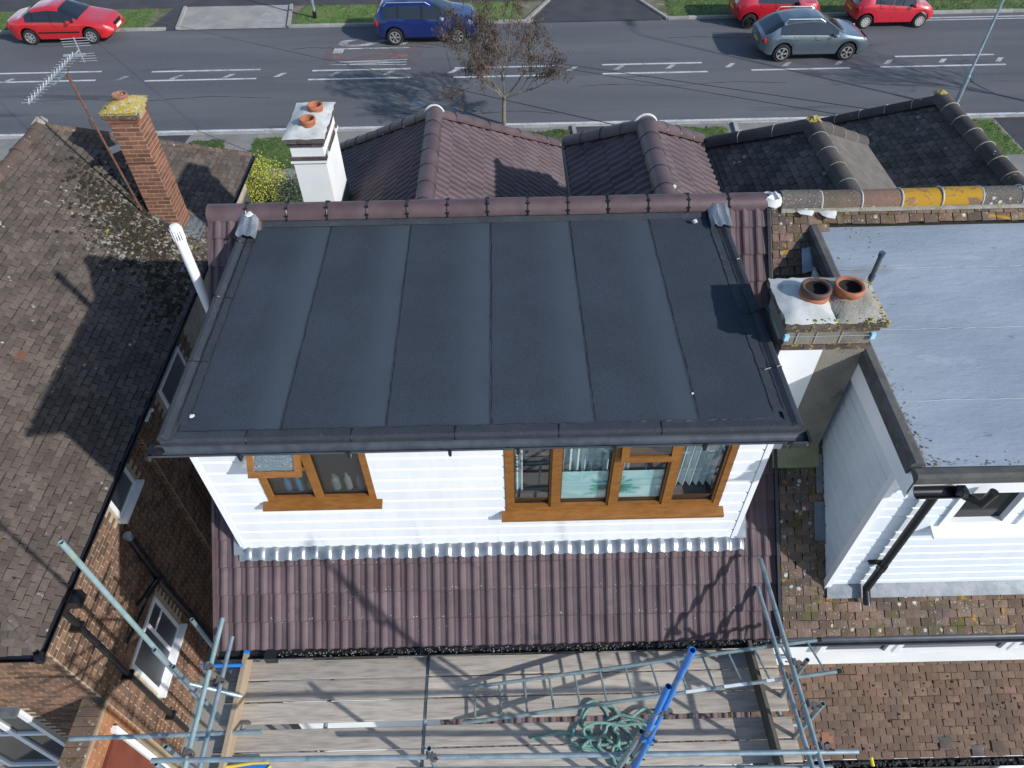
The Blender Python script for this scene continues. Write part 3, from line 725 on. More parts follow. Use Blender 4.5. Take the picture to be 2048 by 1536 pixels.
while z < DT-.02:
    zt = min(z+BH, DT)
    zc = sorted({z, zt, *[q for h in (W1R, W2R) for q in (h[2]-.03, h[3]) if z < q < zt]})
    for a, b in zip(zc[:-1], zc[1:]):
        mid = (a+b)/2; cuts = sorted([(h[0]-.005, h[1]+.005) for h in (W1R, W2R) if h[2]-.03 < mid < h[3]])
        x = DX0+.03; segs = []
        for c in cuts: segs.append((x, c[0])); x = c[1]
        segs.append((x, DX1-.03))
        for (s0, s1) in segs:
            clad(s0, s1, a, b, b >= zt-1e-6, lambda u, d_, z_: (u, DY-.012+d_, z_), dorm, 'cladding_board', 'white_clad')
    z += BH; bi += 1
for xx in (DX0, DX1):
    MB().box((xx-.025, DY-.018, 5.72), (xx+.035, DY+.05, DT)).build('corner_trim', MT['white_upvc'], dorm)
# windows
def pane(mb_, x0, x1, z0, z1, y): mb_.poly([(x0,y,z0),(x1,y,z0),(x1,y,z1),(x0,y,z1)])
def fr_rect(mb, x0, x1, z0, z1, y0, y1, t):
    mb.box((x0,y0,z0),(x0+t,y1,z1)); mb.box((x1-t,y0,z0),(x1,y1,z1)); mb.box((x0+t,y0,z0),(x1-t,y1,z0+t)); mb.box((x0+t,y0,z1-t),(x1-t,y1,z1))
def bead(mb, x0, x1, z0, z1, y, t=.018):   # black gasket round a pane
    fr_rect(mb, x0-t*.3, x1+t*.3, z0-t*.3, z1+t*.3, y-.006, y+.004, t*.6)
# small window with frosted glass and an open top-hung sash
wn = MB(); x0, x1, z0, z1 = W1R; fr_rect(wn, x0, x1, z0, z1, DY-.02, DY+.06, .062)
wn.box((-2.035, DY-.024, z0+.062), (-1.955, DY+.058, z1-.062)); wn.box((x0+.062, DY-.018, 7.2), (-2.035, DY+.055, 7.26))
win1 = wn.build('window', MT['wood_frame'], house); win1['label'] = 'small golden-brown window with frosted glass and a tilted top sash'
pb = MB(); pane(pb, x0+.06, -2.034, z0+.06, 7.201, DY+.03); pb.build('pane', MT['frosted'], win1)
pb = MB(); pane(pb, -1.956, x1-.06, z0+.06, z1-.06, DY+.03); pb.build('pane', MT['frosted'], win1)
bd = MB(); bead(bd, x0+.07, -2.045, z0+.07, 7.19, DY+.022); bead(bd, -1.945, x1-.07, z0+.07, z1-.07, DY+.022); bd.build('gasket', MT['black_plastic'], win1)
# open sash: hinged at top (z=7.6), swung out
hz, hy = 7.63, DY-.03; L = .31; ang = R(36)
dv = Vector((0,-math.sin(ang),-math.cos(ang))); nv = Vector((0,-math.cos(ang),math.sin(ang))); ux = Vector((1,0,0)); h0 = Vector((0,hy,hz))
def sash(xa, xb, h0, dv, nv, L, t=.075, dep=.05):
    mb = MB(); c = lambda x, s: h0+ux*x+dv*s
    for (a, b, s0, s1) in ((xa,xa+t,0,L),(xb-t,xb,0,L),(xa+t,xb-t,0,t),(xa+t,xb-t,L-t,L)):
        mb.obox(c((a+b)/2, (s0+s1)/2), ux*((b-a)/2), dv*((s1-s0)/2), nv*(dep/2))
    return mb
so_ = sash(-2.50, -2.0, h0, dv, nv, L, .06).build('open_sash', MT['wood_frame'], win1)
def qpane(xa, xb, h0, dv, s0, s1, off): return [h0+ux*xa+dv*s0+off, h0+ux*xa+dv*s1+off, h0+ux*xb+dv*s1+off, h0+ux*xb+dv*s0+off]
MB().poly(qpane(-2.445, -2.055, h0, dv, .055, L-.055, nv*.006)).build('sash_pane', MT['frosted_sky_tint'], win1)
sl_ = MB().prism([(x0-.06,DY-.10,z0-.03),(x0-.06,DY+.03,z0+.01),(x0-.06,DY+.03,z0-.05),(x0-.06,DY-.10,z0-.06)], (x1-x0+.12,0,0)); sl_.build('sill', MT['wood_frame'], win1)
# bottles behind the frosted glass
for (x, r_, h, c) in ((-2.33,.035,.2,(.1,.3,.62)),(-2.2,.04,.26,(.12,.42,.75)),(-2.1,.03,.14,(.5,.5,.06)),(-1.83,.045,.22,(.3,.42,.42)),(-1.7,.035,.24,(.5,.5,.55)),(-1.58,.035,.2,(.3,.3,.45))):
    k = mat('bottle_plastic', c, None, 1, .4); mb = MB(); mb.lathe([(0,0),(r_,.0),(r_,h*.7),(r_*.45,h*.82),(r_*.45,h),(0,h)], (x, DY+.1, z0+.06), 12)
    b_ = mb.build('bottle', k, None, True)
    tag(b_, {-2.33:'blue bottle, leftmost behind the frosted pane',-2.2:'tall light blue bottle behind the left frosted pane',-2.1:'short yellow bottle behind the left frosted pane',-1.83:'grey-green bottle behind the right frosted pane',-1.7:'pale bottle in the middle of the right frosted pane',-1.58:'mauve bottle, rightmost behind the frosted pane'}[x], 'bottle', 'bottles on the bathroom window sill')
# big window: four lights
x0, x1, z0, z1 = W2R; wn = MB(); fr_rect(wn, x0, x1, z0, z1, DY-.02, DY+.06, .07)
MU = (.43, 1.035, 1.60)
for xm in MU: wn.box((xm-.04, DY-.026, z0+.07), (xm+.04, DY+.058, z1-.07))
wn.box((1.075, DY-.018, 7.3), (1.56, DY+.055, 7.36))
win2 = wn.build('window', MT['wood_frame'], house); win2['label'] = 'wide golden-brown window of four lights with white curtains'
# inner moulding steps
st = MB(); xs = [x0+.07, *[q for xm in MU for q in (xm-.04, xm+.04)], x1-.07]
for i in range(4):
    a, b = xs[2*i], xs[2*i+1]; fr_rect(st, a-.001, b+.001, z0+.069, (7.301 if i == 2 else z1-.069), DY-.008, DY+.045, .022)
st.build('moulding', MT['wood_frame'], win2)
for i in range(4):
    a, b = xs[2*i], xs[2*i+1]; pb = MB(); pane(pb, a+.02, b-.02, z0+.09, (7.28 if i == 2 else z1-.09), DY+.03); pb.build('pane', MT['glass'], win2)
bd = MB()
for i in range(4): bead(bd, xs[2*i]+.024, xs[2*i+1]-.024, z0+.094, (7.276 if i == 2 else z1-.094), DY+.024)
bd.build('gasket', MT['black_plastic'], win2)
h0 = Vector((0, DY-.035, 7.62)); a2 = R(6); dv = Vector((0,-math.sin(a2),-math.cos(a2))); nv = Vector((0,-math.cos(a2),math.sin(a2)))
sash(1.045, 1.60, h0, dv, nv, .31).build('top_sash', MT['wood_frame'], win2)
MB().poly(qpane(1.115, 1.53, h0, dv, .07, .24, nv*.006)).build('sash_pane', MT['glass'], win2)
MB().prism([(x0-.05,DY-.11,z0-.035),(x0-.05,DY+.03,z0+.01),(x0-.05,DY+.03,z0-.06),(x0-.05,DY-.11,z0-.075)], (x1-x0+.1,0,0)).build('sill', MT['wood_frame'], win2)
# rooms behind
rm = MB(); rm.box((DX0+.1, 6.3, 5.4), (DX1-.1, 6.35, 7.84)); rm.box((DX0+.1, DY+.1, 5.6), (DX1-.1, 6.3, 5.65)); rm.box((-1.0, DY+.1, 5.65), (-.95, 6.3, 7.8)); rm.build('room', MT['room'], house)
def curtain(xa, xb, za, zb, y, folds, amp, top=None):
    mb = MB(); n = folds*8; V = []
    for j in range(2):
        for i in range(n+1):
            t = i/n; x = (xa+(xb-xa)*t) if j == 0 or top is None else (top[0]+(top[1]-top[0])*t)
            V.append((x, y+amp*math.sin(t*folds*2*math.pi), za if j == 0 else zb))
    mb.add(V, [(i, i+1, n+1+i+1, n+1+i) for i in range(n)]); return mb
curtain(.52, .98, 6.62, 7.8, DY+.16, 6, .028).build('curtain', MT['curtain'], win2, True)
curtain(1.06, 1.2, 6.62, 7.8, DY+.17, 3, .028).build('curtain', MT['curtain'], win2, True)
curtain(1.66, 2.1, 6.6, 7.8, DY+.15, 6, .028, (1.7, 2.13)).build('curtain', MT['curtain'], win2, True)
cp = curtain(.0, .1, 6.6, 7.8, DY+.12, 2, .015).build('patterned_curtain', MT['curtain'], win2, True); sc_ = MB()
for k in range(6):
    cz = 7.0+k*.12
    sc_.tube([(.06+.03*math.cos(t*.7), DY+.095, cz+.045*math.sin(t*.7)) for t in range(8)], .006, 4)
sc_.build('scroll_print', MT['pattern'], cp)
fm = MB(); pane(fm, .485, 1.555, z0+.1, 6.98, DY+.06); film = fm.build('window_panel', MT['film'], win2); film['label'] = 'pale panel printed with teal palm leaves'
lf = MB()
for k in range(11):
    a = R(-20+k*22); c = Vector((1.03, DY+.055, 6.66)); dx = Vector((math.cos(a), 0, math.sin(a)*.8)); L = .27*(.8+.4*random.random())
    px = Vector((-dx.z, 0, dx.x))
    for s in (-1, 1):
        for q in range(7):
            b0 = c+dx*L*(.2+.11*q); lf.poly([b0, b0+dx*.022, b0+dx*.05+px*s*.055*(1-q/9), b0+dx*.03+px*s*.05*(1-q/9)])
    lf.obox(c+dx*L*.5, dx*L*.5, (0,.001,0), px*.004)
lf.v = [(x, y, max(z, z0+.105)) for x, y, z in lf.v]
lf.build('leaf_print', MT['teal'], win2)

# ---- flat roof
FX0, FX1, FY0, FY1, FZ = -3.13, 2.57, 4.02, 7.08, 7.99
MB().box((FX0+.03, FY0+.03, 7.84), (FX1-.03, FY1, FZ-.012)).build('roof_deck', MT['felt'], dorm)
joints = [FX0+.17, -2.06, -1.12, -.18, .75, 1.68, FX1-.17]
def wavy(p, q, n, amp, seed):
    r = random.Random(seed); p, q = Vector(p), Vector(q); d = (q-p); s = Vector((-d.y, d.x, 0)).normalized()
    return [p+d*(i/n)+s*(r.uniform(-amp, amp)) for i in range(n+1)]
for i in range(6):
    a, b = joints[i], joints[i+1]; z = FZ+.0015*i
    n = 24; us_ = [0, .5, .68, .8, .9, .985, 1.0]; lap = [0, 0, .3, .8, 1, 1, .5]
    L_ = wavy((a-.02, FY0+.06, z), (a-.02, FY1, z), n, .003, i); R_ = wavy((b, FY0+.06, z), (b, FY1, z), n, .003, i+50)
    mb = MB(); V = []
    for k in range(n+1): V += [L_[k].lerp(R_[k], u_)+Vector((0,0,random.uniform(0,.0012))) for u_ in us_]
    V += [p-Vector((0,0,.008)) for p in R_]; m_ = len(us_)
    mb.add(V, [(k*m_+j, k*m_+j+1, (k+1)*m_+j+1, (k+1)*m_+j) for k in range(n) for j in range(m_-1)]+[(k*m_+m_-1, (n+1)*m_+k, (n+1)*m_+k+1, (k+1)*m_+m_-1) for k in range(n)])
    # slight blisters along the lap
    fs_ = mb.build('felt_strip', MT['felt'], dorm, True); la = fs_.data.attributes.new('lap', 'FLOAT', 'POINT')
    la.data.foreach_set('value', (lap*(n+1)+[0]*(n+1)) if i < 5 else [0.0]*len(V))
    if i < 5:
        mb = MB(); r_ = random.Random(i); pts = wavy((b, FY0+.1, z+.002), (b, FY1-.05, z+.002), 70, .006, i+99)
        mb.tube(pts, [r_.uniform(.002,.0075) for _ in pts], 4); mb.build('seam_bleed', MT['bitumen'], dorm)
# raised edges left and right (felt-covered kerbs), inner band, front drip band
for s, xe in ((-1, FX0), (1, FX1)):
    sec = [(0,-.07),(0,.024),(.016,.034),(.05,.034),(.095,.008),(.135,.004),(.135,-.02)]
    ys = [FY0-.01, 4.95, 5.85, 6.75, FY1-.12] if s < 0 else [FY0-.01, 4.7, 5.45, 6.25, FY1-.12]
    for y0_, y1_ in zip(ys[:-1], ys[1:]):
        lift = random.uniform(0, .004)
        pr = [(xe-s*u, y0_, FZ+h+(lift if 0 < i < 6 else 0)) for i, (u, h) in enumerate(sec)]; mb = MB()
        mb.prism(pr if s > 0 else pr[::-1], (0, y1_-y0_-.004, 0)); mb.build('edge_felt', MT['felt_edge'], dorm)
        if y0_ > 4.2:
            pts = [Vector((xe-s*u, y0_+random.uniform(-.012,.012), FZ+h+.006)) for (u, h) in [(0,.01),(.0,.026),(.016,.036),(.05,.036),(.075,.022),(.1,.01),(.16,.006),(.2,.006)]]
            MB().tube(pts, .006, 4).build('seam_bleed', MT['bitumen'], dorm)
    # inner cover band
    xb = xe-s*.125; mb = MB(); L_ = wavy((xb, FY0+.16, FZ+.012), (xb, FY1-.12, FZ+.012), 20, .004, 7); R_ = wavy((xb-s*.095, FY0+.16, FZ+.012), (xb-s*.085, FY1-.12, FZ+.012), 20, .006, 8)
    mb.add([*L_, *R_], [((k, n_, n_+1, k+1) if s < 0 else (k+1, n_+1, n_, k)) for k in range(20) for n_ in [21+k]]); mb.build('cover_band', MT['felt_edge'], dorm)
    MB().tube(wavy((xb-s*.093, FY0+.2, FZ+.011), (xb-s*.085, FY1-.1, FZ+.011), 70, .006, 13), [random.uniform(.002,.007) for _ in range(71)], 4).build('seam_bleed', MT['bitumen'], dorm)
    MB().tube(wavy((xb+s*.005, FY0+.2, FZ+.014), (xb+s*.005, FY1-.1, FZ+.014), 60, .006, 14), [random.uniform(.001,.006) for _ in range(61)], 4).build('seam_bleed', MT['bitumen'], dorm)
fx = [FX0+.02, -2.35, -1.42, -.5, .42, 1.33, FX1-.02]
for a, b in zip(fx[:-1], fx[1:]):
    MB().prism([(a,FY0-.025,FZ-.06),(a,FY0-.025,FZ-.01),(a,FY0,FZ+.012),(a,FY0+.08,FZ+.010),(a,FY0+.08,FZ-.02)][::-1], (b-a-.008,0,0)).build('drip_felt', MT['felt_edge'], dorm)
    if a > FX0+.1: MB().tube([(a-.004,FY0-.028,FZ-.04),(a-.002,FY0-.026,FZ-.008),(a-.004,FY0,FZ+.014),(a+.006,FY0+.08,FZ+.012)], .005, 4).build('seam_bleed', MT['bitumen'], dorm)
MB().tube(wavy((FX0+.16,FY0+.085,FZ+.012),(FX1-.16,FY0+.085,FZ+.012),120,.006,31), [random.uniform(.001,.006) for _ in range(121)], 4).build('seam_bleed', MT['bitumen'], dorm)
MB().prism([(FX0+.2,FY1-.055,FZ+.004),(FX0+.2,FY1-.045,FZ+.012),(FX0+.2,FY1+.02,FZ+.05),(FX0+.2,FY1+.02,FZ-.02)][::-1], (FX1-FX0-.4,0,0)).build('upstand_felt', MT['felt_edge'], dorm)
MB().tube(wavy((FX0+.2,FY1-.058,FZ+.006),(FX1-.2,FY1-.058,FZ+.006),90,.005,33), [random.uniform(.001,.005) for _ in range(91)], 4).build('seam_bleed', MT['bitumen'], dorm)
# lead saddles at both back corners
for (xa, xb) in ((FX0-.02, FX0+.22), (FX1-.2, FX1+.06)):
    mb = MB(); n = 8; V = []
    for j, (y, zz) in enumerate(((FY1-.30, .085), (FY1-.2, .09), (FY1-.1, .10), (FY1+.02, .15))):
        for i in range(n+1): V.append((xa+(xb-xa)*i/n, y+.02*math.sin(i*1.7), FZ+zz+.012*math.sin(i*2.1+j)-(.05 if i in (0, n) else 0)))
    mb.add(V, [(j*(n+1)+i, j*(n+1)+i+1, (j+1)*(n+1)+i+1, (j+1)*(n+1)+i) for j in range(3) for i in range(n)]); mb.build('lead_saddle', MT['lead'], dorm, True)
MB().blob((FX0+.12, FY1-.0, FZ+.15), .05, 11, 7, .4).build('mortar_dab', MT['mortar_new'], dorm)
MB().blob((2.2, FY1-.17, FZ+.05), .03, 12, 6, .6).build('mortar_dab', MT['mortar_new'], dorm)
# bird droppings / sealant dabs
for (px, py) in ((383,833),(1386,788)):
    p = at(px, py, Z=FZ+.015); MB().blob(p, .014 if px != 383 else .024, px, 6, .3).build('white_dab', MT['mortar_new'], dorm)
# the deck falls gently towards the gutter and narrows a little towards the ridge
for o in list(dorm.children):
    if o.name.split('.')[0] in ('roof_deck','felt_strip','seam_bleed','edge_felt','cover_band','upstand_felt','lead_saddle','mortar_dab','white_dab'):
        for v in o.data.vertices:
            t = (v.co.y-FY0)/(FY1-FY0)
            if t > 0: v.co.z += .165*t; v.co.x = -.28+(v.co.x+.28)*(1-.035*t); v.co.y -= .075*t
# fascia + soffit + gutter
MB().box((FX0+.02, FY0+.0, 7.78), (FX1-.02, FY0+.025, 7.93)).build('fascia', MT['black_plastic'], dorm)
MB().box((FX0+.02, FY0+.035, 7.735), (FX1-.02, DY+.02, 7.745)).build('soffit', MT['white_upvc'], dorm)
for xx, s in ((FX0+.01, 1), (FX1-.01, -1)):
    MB().box((min(xx, xx+s*.05), FY0+.04, 7.73), (max(xx, xx+s*.05), 7.05, 7.9)).build('barge_board', MT['white_upvc'], dorm)
def gutter(name, p, q, r, mt, parent, t=.006, n=8, fill=None):
    p, q = Vector(p), Vector(q); d = q-p; s = Vector((d.y, -d.x, 0)).normalized(); up = Vector((0,0,1)); mb = MB(); V = []
    ks = range(n+1)
    for e in (p, q):
        for rr in (r, r-t):
            for k in ks:
                a = math.pi*k/n; V.append(e+s*(rr*math.cos(a))-up*(rr*math.sin(a)))
    m_ = n+1
    for k in range(n):
        mb.f += [(k, k+1, 2*m_+k+1, 2*m_+k), (m_+k+1, m_+k, 3*m_+k, 3*m_+k+1), (k, m_+k, m_+k+1, k+1), (2*m_+k+1, 3*m_+k+1, 3*m_+k, 2*m_+k)]
    mb.f += [(0, 2*m_, 3*m_, m_), (n, m_+n, 3*m_+n, 2*m_+n)]; mb.v = V
    return mb.build(name, MT[mt], parent, True)
gy, gz = FY0-.075, 7.935
gt = gutter('gutter', (FX0-.08,gy,gz), (FX1+.05,gy,gz), .062, 'gutter_grey', dorm)
for xx in (FX0-.08, FX1+.05): MB().lathe([(0,0),(.066,0),(.066,.025),(0,.025)], (xx, gy, gz-.0), 10, 'y').build('gutter_end', MT['black_plastic'], dorm) if False else MB().box((xx-.012,gy-.068,gz-.07),(xx+.012,gy+.068,gz+.006)).build('gutter_end', MT['black_plastic'], dorm)
for xx in (-2.4,-1.44,-.55,.05,.9,1.7,2.45):
    MB().box((xx-.015,gy-.072,gz-.06),(xx+.015,gy-.06,gz+.01)).box((xx-.012,gy-.07,gz-.085),(xx+.012,gy+.02,gz-.063)).build('gutter_bracket', MT['black_plastic'], dorm)
MB().blob((FX0-.02, gy+.0, gz-.02), .075, 44, 7, .7).build('gutter_outlet', MT['black_plastic'], dorm)
# lead apron dressed over the tile rolls under the dormer front, and soakers at its corners
def apron(xa, xb, y_top, wdt, mt, name, parent, top=.0):
    mb = MB(); V = []; prof = BROWN.v[:17]
    pu = [(p[0], p[2]-.034) for p in prof]; xs = []
    k0 = int((xa-HX0)/.3)-1
    for kk in range(k0, k0+40):
        for (u, h) in pu[:-1]:
            x = HX0+kk*.3+u
            if xa <= x <= xb: xs.append((x, h))
    rows = [(0, .02), (.02, .012), (.5, .05), (1, .046)]
    for (t, add) in rows:
        for (x, h) in xs:
            yy = y_top-wdt*sv.y*t; zz = EZ+(yy-EY)*TAN+add+(h*(.25 if t == 0 else .8 if t < .1 else 1))
            V.append((x, yy-(.006*math.sin(x*9) if t == 1 else 0), zz+(top if t == 0 else 0)))
    n = len(xs)
    mb.add(V, [(j*n+i, (j+1)*n+i, (j+1)*n+i+1, j*n+i+1) for j in range(len(rows)-1) for i in range(n-1)])
    return mb.build(name, MT[mt], parent, True)
apron(DX0-.05, DX1+.12, DY-.01, .17, 'lead', 'lead_apron', dorm, .02)
MB().obox((DX1+.08, 4.55, EZ+(4.55-EY)*TAN+.055), (.06,0,0), sv*.45, Vector((0,-sv.z,sv.y))*.004).build('lead_soaker', MT['lead'], dorm)
MB().obox((DX0-.05, 4.35, EZ+(4.35-EY)*TAN+.055), (.05,0,0), sv*.25, Vector((0,-sv.z,sv.y))*.004).build('lead_soaker', MT['lead'], dorm)
# eaves gutter with moss, fascia
gutter('gutter', (HX0-.0, EY-.055, EZ-.025), (HX1+.0, EY-.055, EZ-.025), .06, 'black_plastic', house)
MB().box((HX0+.1, EY+.02, 4.78), (HX1, EY+.05, 4.95)).build('fascia', MT['black_plastic'], house)
MB().box((HX0+.1, EY+.05, 4.77), (HX1, 3.66, 4.78)).build('soffit', MT['white_upvc'], house)
mb = MB(); r_ = random.Random(5); x = HX0+.7
while x < HX1-.05:
    mb.blob((x, EY-.055+r_.uniform(-.03,.025), EZ-.065+r_.uniform(-.01,.018)), r_.uniform(.008,.022), int(x*1000), 5, .5); x += r_.uniform(.01,.05)
mb.build('gutter_moss', MT['black_dirt'], house, False, 'stuff')
mb = MB()
for _ in range(260):
    x = r_.uniform(HX0+.7, HX1); mb.blob((x, EY-.05+r_.uniform(-.05,.03), EZ-.03+r_.uniform(-.01,.02)), r_.uniform(.003,.009), int(x*777), 5, .7)
mb.build('gutter_debris', MT['kerb'], house, False, 'stuff')
MB().box((HX0+.55, EY-.125, EZ-.13), (HX0+.68, EY+.01, EZ+.0)).build('gutter_outlet', MT['black_plastic'], house)
MB().tube([(HX0+.05, EY+.02, EZ-.2), (HX0+.05, 3.55, .1)], .034, 8).build('downpipe', MT['gutter_grey'], house)
# white vent pipe beside the gable
vp = MB().lathe([(.056,2.0),(.056,8.28),(.061,8.285),(.061,8.33)], (-3.56, 6.55, 0), 16).build('vent_pipe', MT['white_upvc'], house, True)
cg = MB(); cg.lathe([(.061,8.46),(.05,8.49),(.0,8.5)], (-3.56, 6.55, 0), 16); cg.lathe([(.061,8.44),(.064,8.46),(.061,8.465)], (-3.56, 6.55, 0), 16)
for k in range(14):
    a = 2*math.pi*k/14; c = Vector((-3.56+.058*math.cos(a), 6.55+.058*math.sin(a), 8.39)); cg.obox(c, (.006,0,0), (0,.006,0), (0,0,.07))
cg.build('pipe_cage', MT['white_upvc'], vp)
MB().lathe([(.0,8.33),(.05,8.33)], (-3.56,6.55,0), 12).build('pipe_mouth', MT['dark_void'], vp)
# rear lean-to below the scaffold
lz0, lz1, ly0, ly1 = 2.8, 3.48, 2.69, 3.66
lt = MB().prism([(-1.0,ly0,lz0-.03),(3.0,ly0,lz0-.03),(3.0,ly1,lz1-.03),(-1.0,ly1,lz1-.03)], (0,.02,-.05)).build('lean_to_roof', MT['brown_tile'], house)
lv = Vector((0, ly1-ly0, lz1-lz0)); lay(tiles, lt, MT['brown_tile'], (-1.0, ly0, lz0-.02), (1,0,0), lv, [(0,0),(4,0),(4,lv.length),(0,lv.length)], [BROWN], .3, .311)
MB().box((-.9,2.8,0),(2.95,3.6,2.75)).build('lean_to_wall', MT['white_paint'], house)
for (xa, xb) in ((-2.6,-1.4),(-.4,.9),(1.4,2.6)):
    f = MB(); fr_rect(f, xa, xb, 3.7, 4.72, 3.6, 3.66, .07); wf = f.build('window', MT['white_upvc'], house); pb = MB(); pane(pb, xa+.06, xb-.06, 3.76, 4.66, 3.63); pb.build('pane', MT['car_glass'], wf)

# ---- white chimney on the front slope
ch = thing_part = MB()
cx0, cx1, cy0, cy1 = -3.14, -2.66, 9.72, 10.72
ch.box((cx0+.0, cy0, 5.2), (cx1, cy1, 7.36)).box((cx0-.03, cy0-.03, 7.36), (cx1+.03, cy1+.03, 7.40)).box((cx0, cy0, 7.46), (cx1, cy1, 7.62))
chw = ch.build('chimney', MT['white_paint'], house); chw['label'] = 'white painted chimney with two terracotta pots'
def course(name, parent, mt, x0, x1, y0, y1, z0, z1, n, m, gap=.006, core=None):
    mb = MB().box((x0+.02,y0+.02,z0+.002),(x1-.02,y1-.02,z1-.002)); mb.build('mortar_course', MT[core or 'mortar_grey'], parent)
    for (a, b, k, ax) in ((x0, x1, n, 'x'), (y0, y1, m, 'y')):
        for i in range(k):
            u0, u1 = a+(b-a)*i/k+gap/2, a+(b-a)*(i+1)/k-gap/2
            j = random.uniform(0, .006)
            if ax == 'x':
                MB().box((u0,y0-j,z0+.003),(u1,y0+.1,z1-.003)).build(name, mt, parent); MB().box((u0,y1-.1,z0+.003),(u1,y1+j,z1-.003)).build(name, mt, parent)
            else:
                if i in (0, k-1): continue
                MB().box((x0-j,u0,z0+.003),(x0+.1,u1,z1-.003)).build(name, mt, parent); MB().box((x1-.1,u0,z0+.003),(x1+j,u1,z1-.003)).build(name, mt, parent)
course('brick', chw, MT['brick_plain'], cx0-.03, cx1+.03, cy0-.03, cy1+.03, 7.40, 7.46, 2, 4)
course('brick', chw, MT['brick_plain'], cx0-.025, cx1+.025, cy0-.025, cy1+.025, 7.62, 7.69, 3, 5)
course('brick', chw, MT['brick_plain'], cx0-.06, cx1+.06, cy0-.06, cy1+.06, 7.69, 7.76, 3, 5)
def flaunch(x0, x1, y0, y1, z0, z1, ins, mt, parent, name='flaunching', n=10, seed=1, rough=.012):
    r = random.Random(seed); V = []; F = []
    for i in range(n+1):
        for j in range(n+1):
            u, v = i/n, j/n; e = min(u, 1-u, v, 1-v); h = z0+(z1-z0)*min(1, e/ins)
            q = rough*(0.3 if e == 0 else 1)
            V.append((x0+(x1-x0)*u+(r.uniform(-.012,.012) if e == 0 else 0), y0+(y1-y0)*v+(r.uniform(-.012,.012) if e == 0 else 0), h+r.uniform(-q, q)))
    for i in range(n):
        for j in range(n): a = i*(n+1)+j; F.append((a, a+n+1, a+n+2, a+1))
    return MB().add(V, F).build(name, MT[mt], parent, True)
flaunch(cx0-.06, cx1+.06, cy0-.06, cy1+.06, 7.762, 7.83, .3, 'mortar_white', chw, seed=4)
def pot(c, r, h, mt, parent, inner='pot_inner', n=26, band=None):
    prof = [(r*.92,-.1),(r*.92,h*.45),(r*1.0,h*.55),(r*1.06,h*.72),(r*1.04,h*.92),(r*.97,h),(r*.84,h*.97),(r*.8,h*.8)]
    o = MB().lathe(prof, c, n).build('chimney_pot', MT[mt], parent, True)
    MB().lathe([(r*.8,h*.8),(r*.79,h*.5),(r*.7,h*.42),(0,h*.40)], c, n).build('pot_flue', MT[inner], parent, True); return o
pot((-2.87, 10.0, 7.8), .115, .11, 'terracotta', chw, 'terracotta'); pot((-2.83, 10.42, 7.8), .115, .11, 'terracotta', chw, 'terracotta')
MB().box((cx1-.004, cy0+.1, 6.0), (cx1+.012, cy1+.02, 6.45)).build('lead_soaker', MT['lead_old'], chw)

# ---- party-wall chimney (between the two dormers)
px0, px1, py0, py1 = 2.60, 3.44, 4.93, 5.49; CZ = .08
pc = MB().box((px0+.02, py0+.02, 5.6), (px1-.0, py1, 8.03)).build('chimney', MT['render'], house); pc['label'] = 'low broad chimney with two clay pots, half white and half grey render'
MB().box((px0+.015, py0+.016, 5.6), (3.03, py0+.03, 8.035)).build('white_half', MT['white_paint'], pc)
course('brick', pc, MT['brick_dark'], px0-.0, px1+.02, py0-.01, py1+.02, 8.035, 8.10, 4, 2)
MB().box((px0+.02, py0+.012, 8.10), (px1-.0, py1, 8.28)).build('rendered_band', MT['render'], pc)
for x in (2.72, 2.90, 3.14): MB().box((x, py0+.004, 8.11), (x+.012, py0+.014, 8.27)).build('render_joint', MT['mortar_grey'], pc)
course('brick', pc, MT['brick_dark'], px0-.01, px1+.03, py0-.02, py1+.02, 8.28, 8.345, 4, 2)
course('brick', pc, MT['brick_dark'], px0-.05, px1+.07, py0-.05, py1+.05, 8.345, 8.415, 4, 3)
MB().tube([(px0-.02, py0-.004, 8.21), (px1+.02, py0-.004, 8.21)], .003, 5).build('bond_wire', MT['galv'], pc)
for x in (px0+.0, px1-.02): MB().box((x, py0-.02, 8.17), (x+.04, py0+.01, 8.235)).build('wire_clip', mat('pale_blue_plastic', (.35,.6,.75), None, 1, .4), pc)
flaunch(px0-.05, 3.03, py0-.05, py1+.05, 8.417, 8.46, .25, 'mortar_white', pc, seed=8, rough=.004)
flaunch(3.03, px1+.07, py0-.05, py1+.05, 8.417, 8.47, .25, 'mortar_grey', pc, seed=9, rough=.012)
pot((2.90, 5.24, 8.43), .135, .13, 'terracotta_sooty', pc); pot((3.22, 5.25, 8.43), .135, .13, 'terracotta', pc)
MB().lathe([(.128,-.02),(.143,.03),(.14,.05),(.126,.06)], (2.90,5.24,8.43), 26).build('pot_collar', MT['terracotta'], pc, True)
mb = MB(); r_ = random.Random(3)
for _ in range(260):
    e = r_.random(); x = r_.uniform(2.75, px1+.08)**1.0
    if e < .6: q = (x, py0-.05+r_.uniform(-.006,.05), 8.40+r_.uniform(-.06,.035))
    else: q = (px1+.06+r_.uniform(-.05,.012), r_.uniform(py0-.05, py1), 8.41+r_.uniform(-.03,.03))
    mb.blob(q, r_.uniform(.005,.014), int(x*999), 5, .7)
mb.build('lichen', MT['lichen_y'], pc, False, 'stuff')
MB().tube([(3.56,5.52,8.0),(3.56,5.52,8.70)], .024, 10).lathe([(.03,8.4),(.03,8.45)], (3.56,5.52,0), 10).lathe([(.03,8.68),(.03,8.72),(0,8.72)], (3.56,5.52,0), 10).build('flue_pipe', MT['gutter_grey'], pc, True)
fl = MB(); fl.obox((3.2, 4.92, 6.38), (.26,0,0), sv*.16, Vector((0,-sv.z,sv.y))*.02); fl.build('mortar_fillet', mat('mossy_fillet', (.2,.2,.1), (.26,.25,.16), 4, .95, 0, (), (40,.5,.01)), pc)
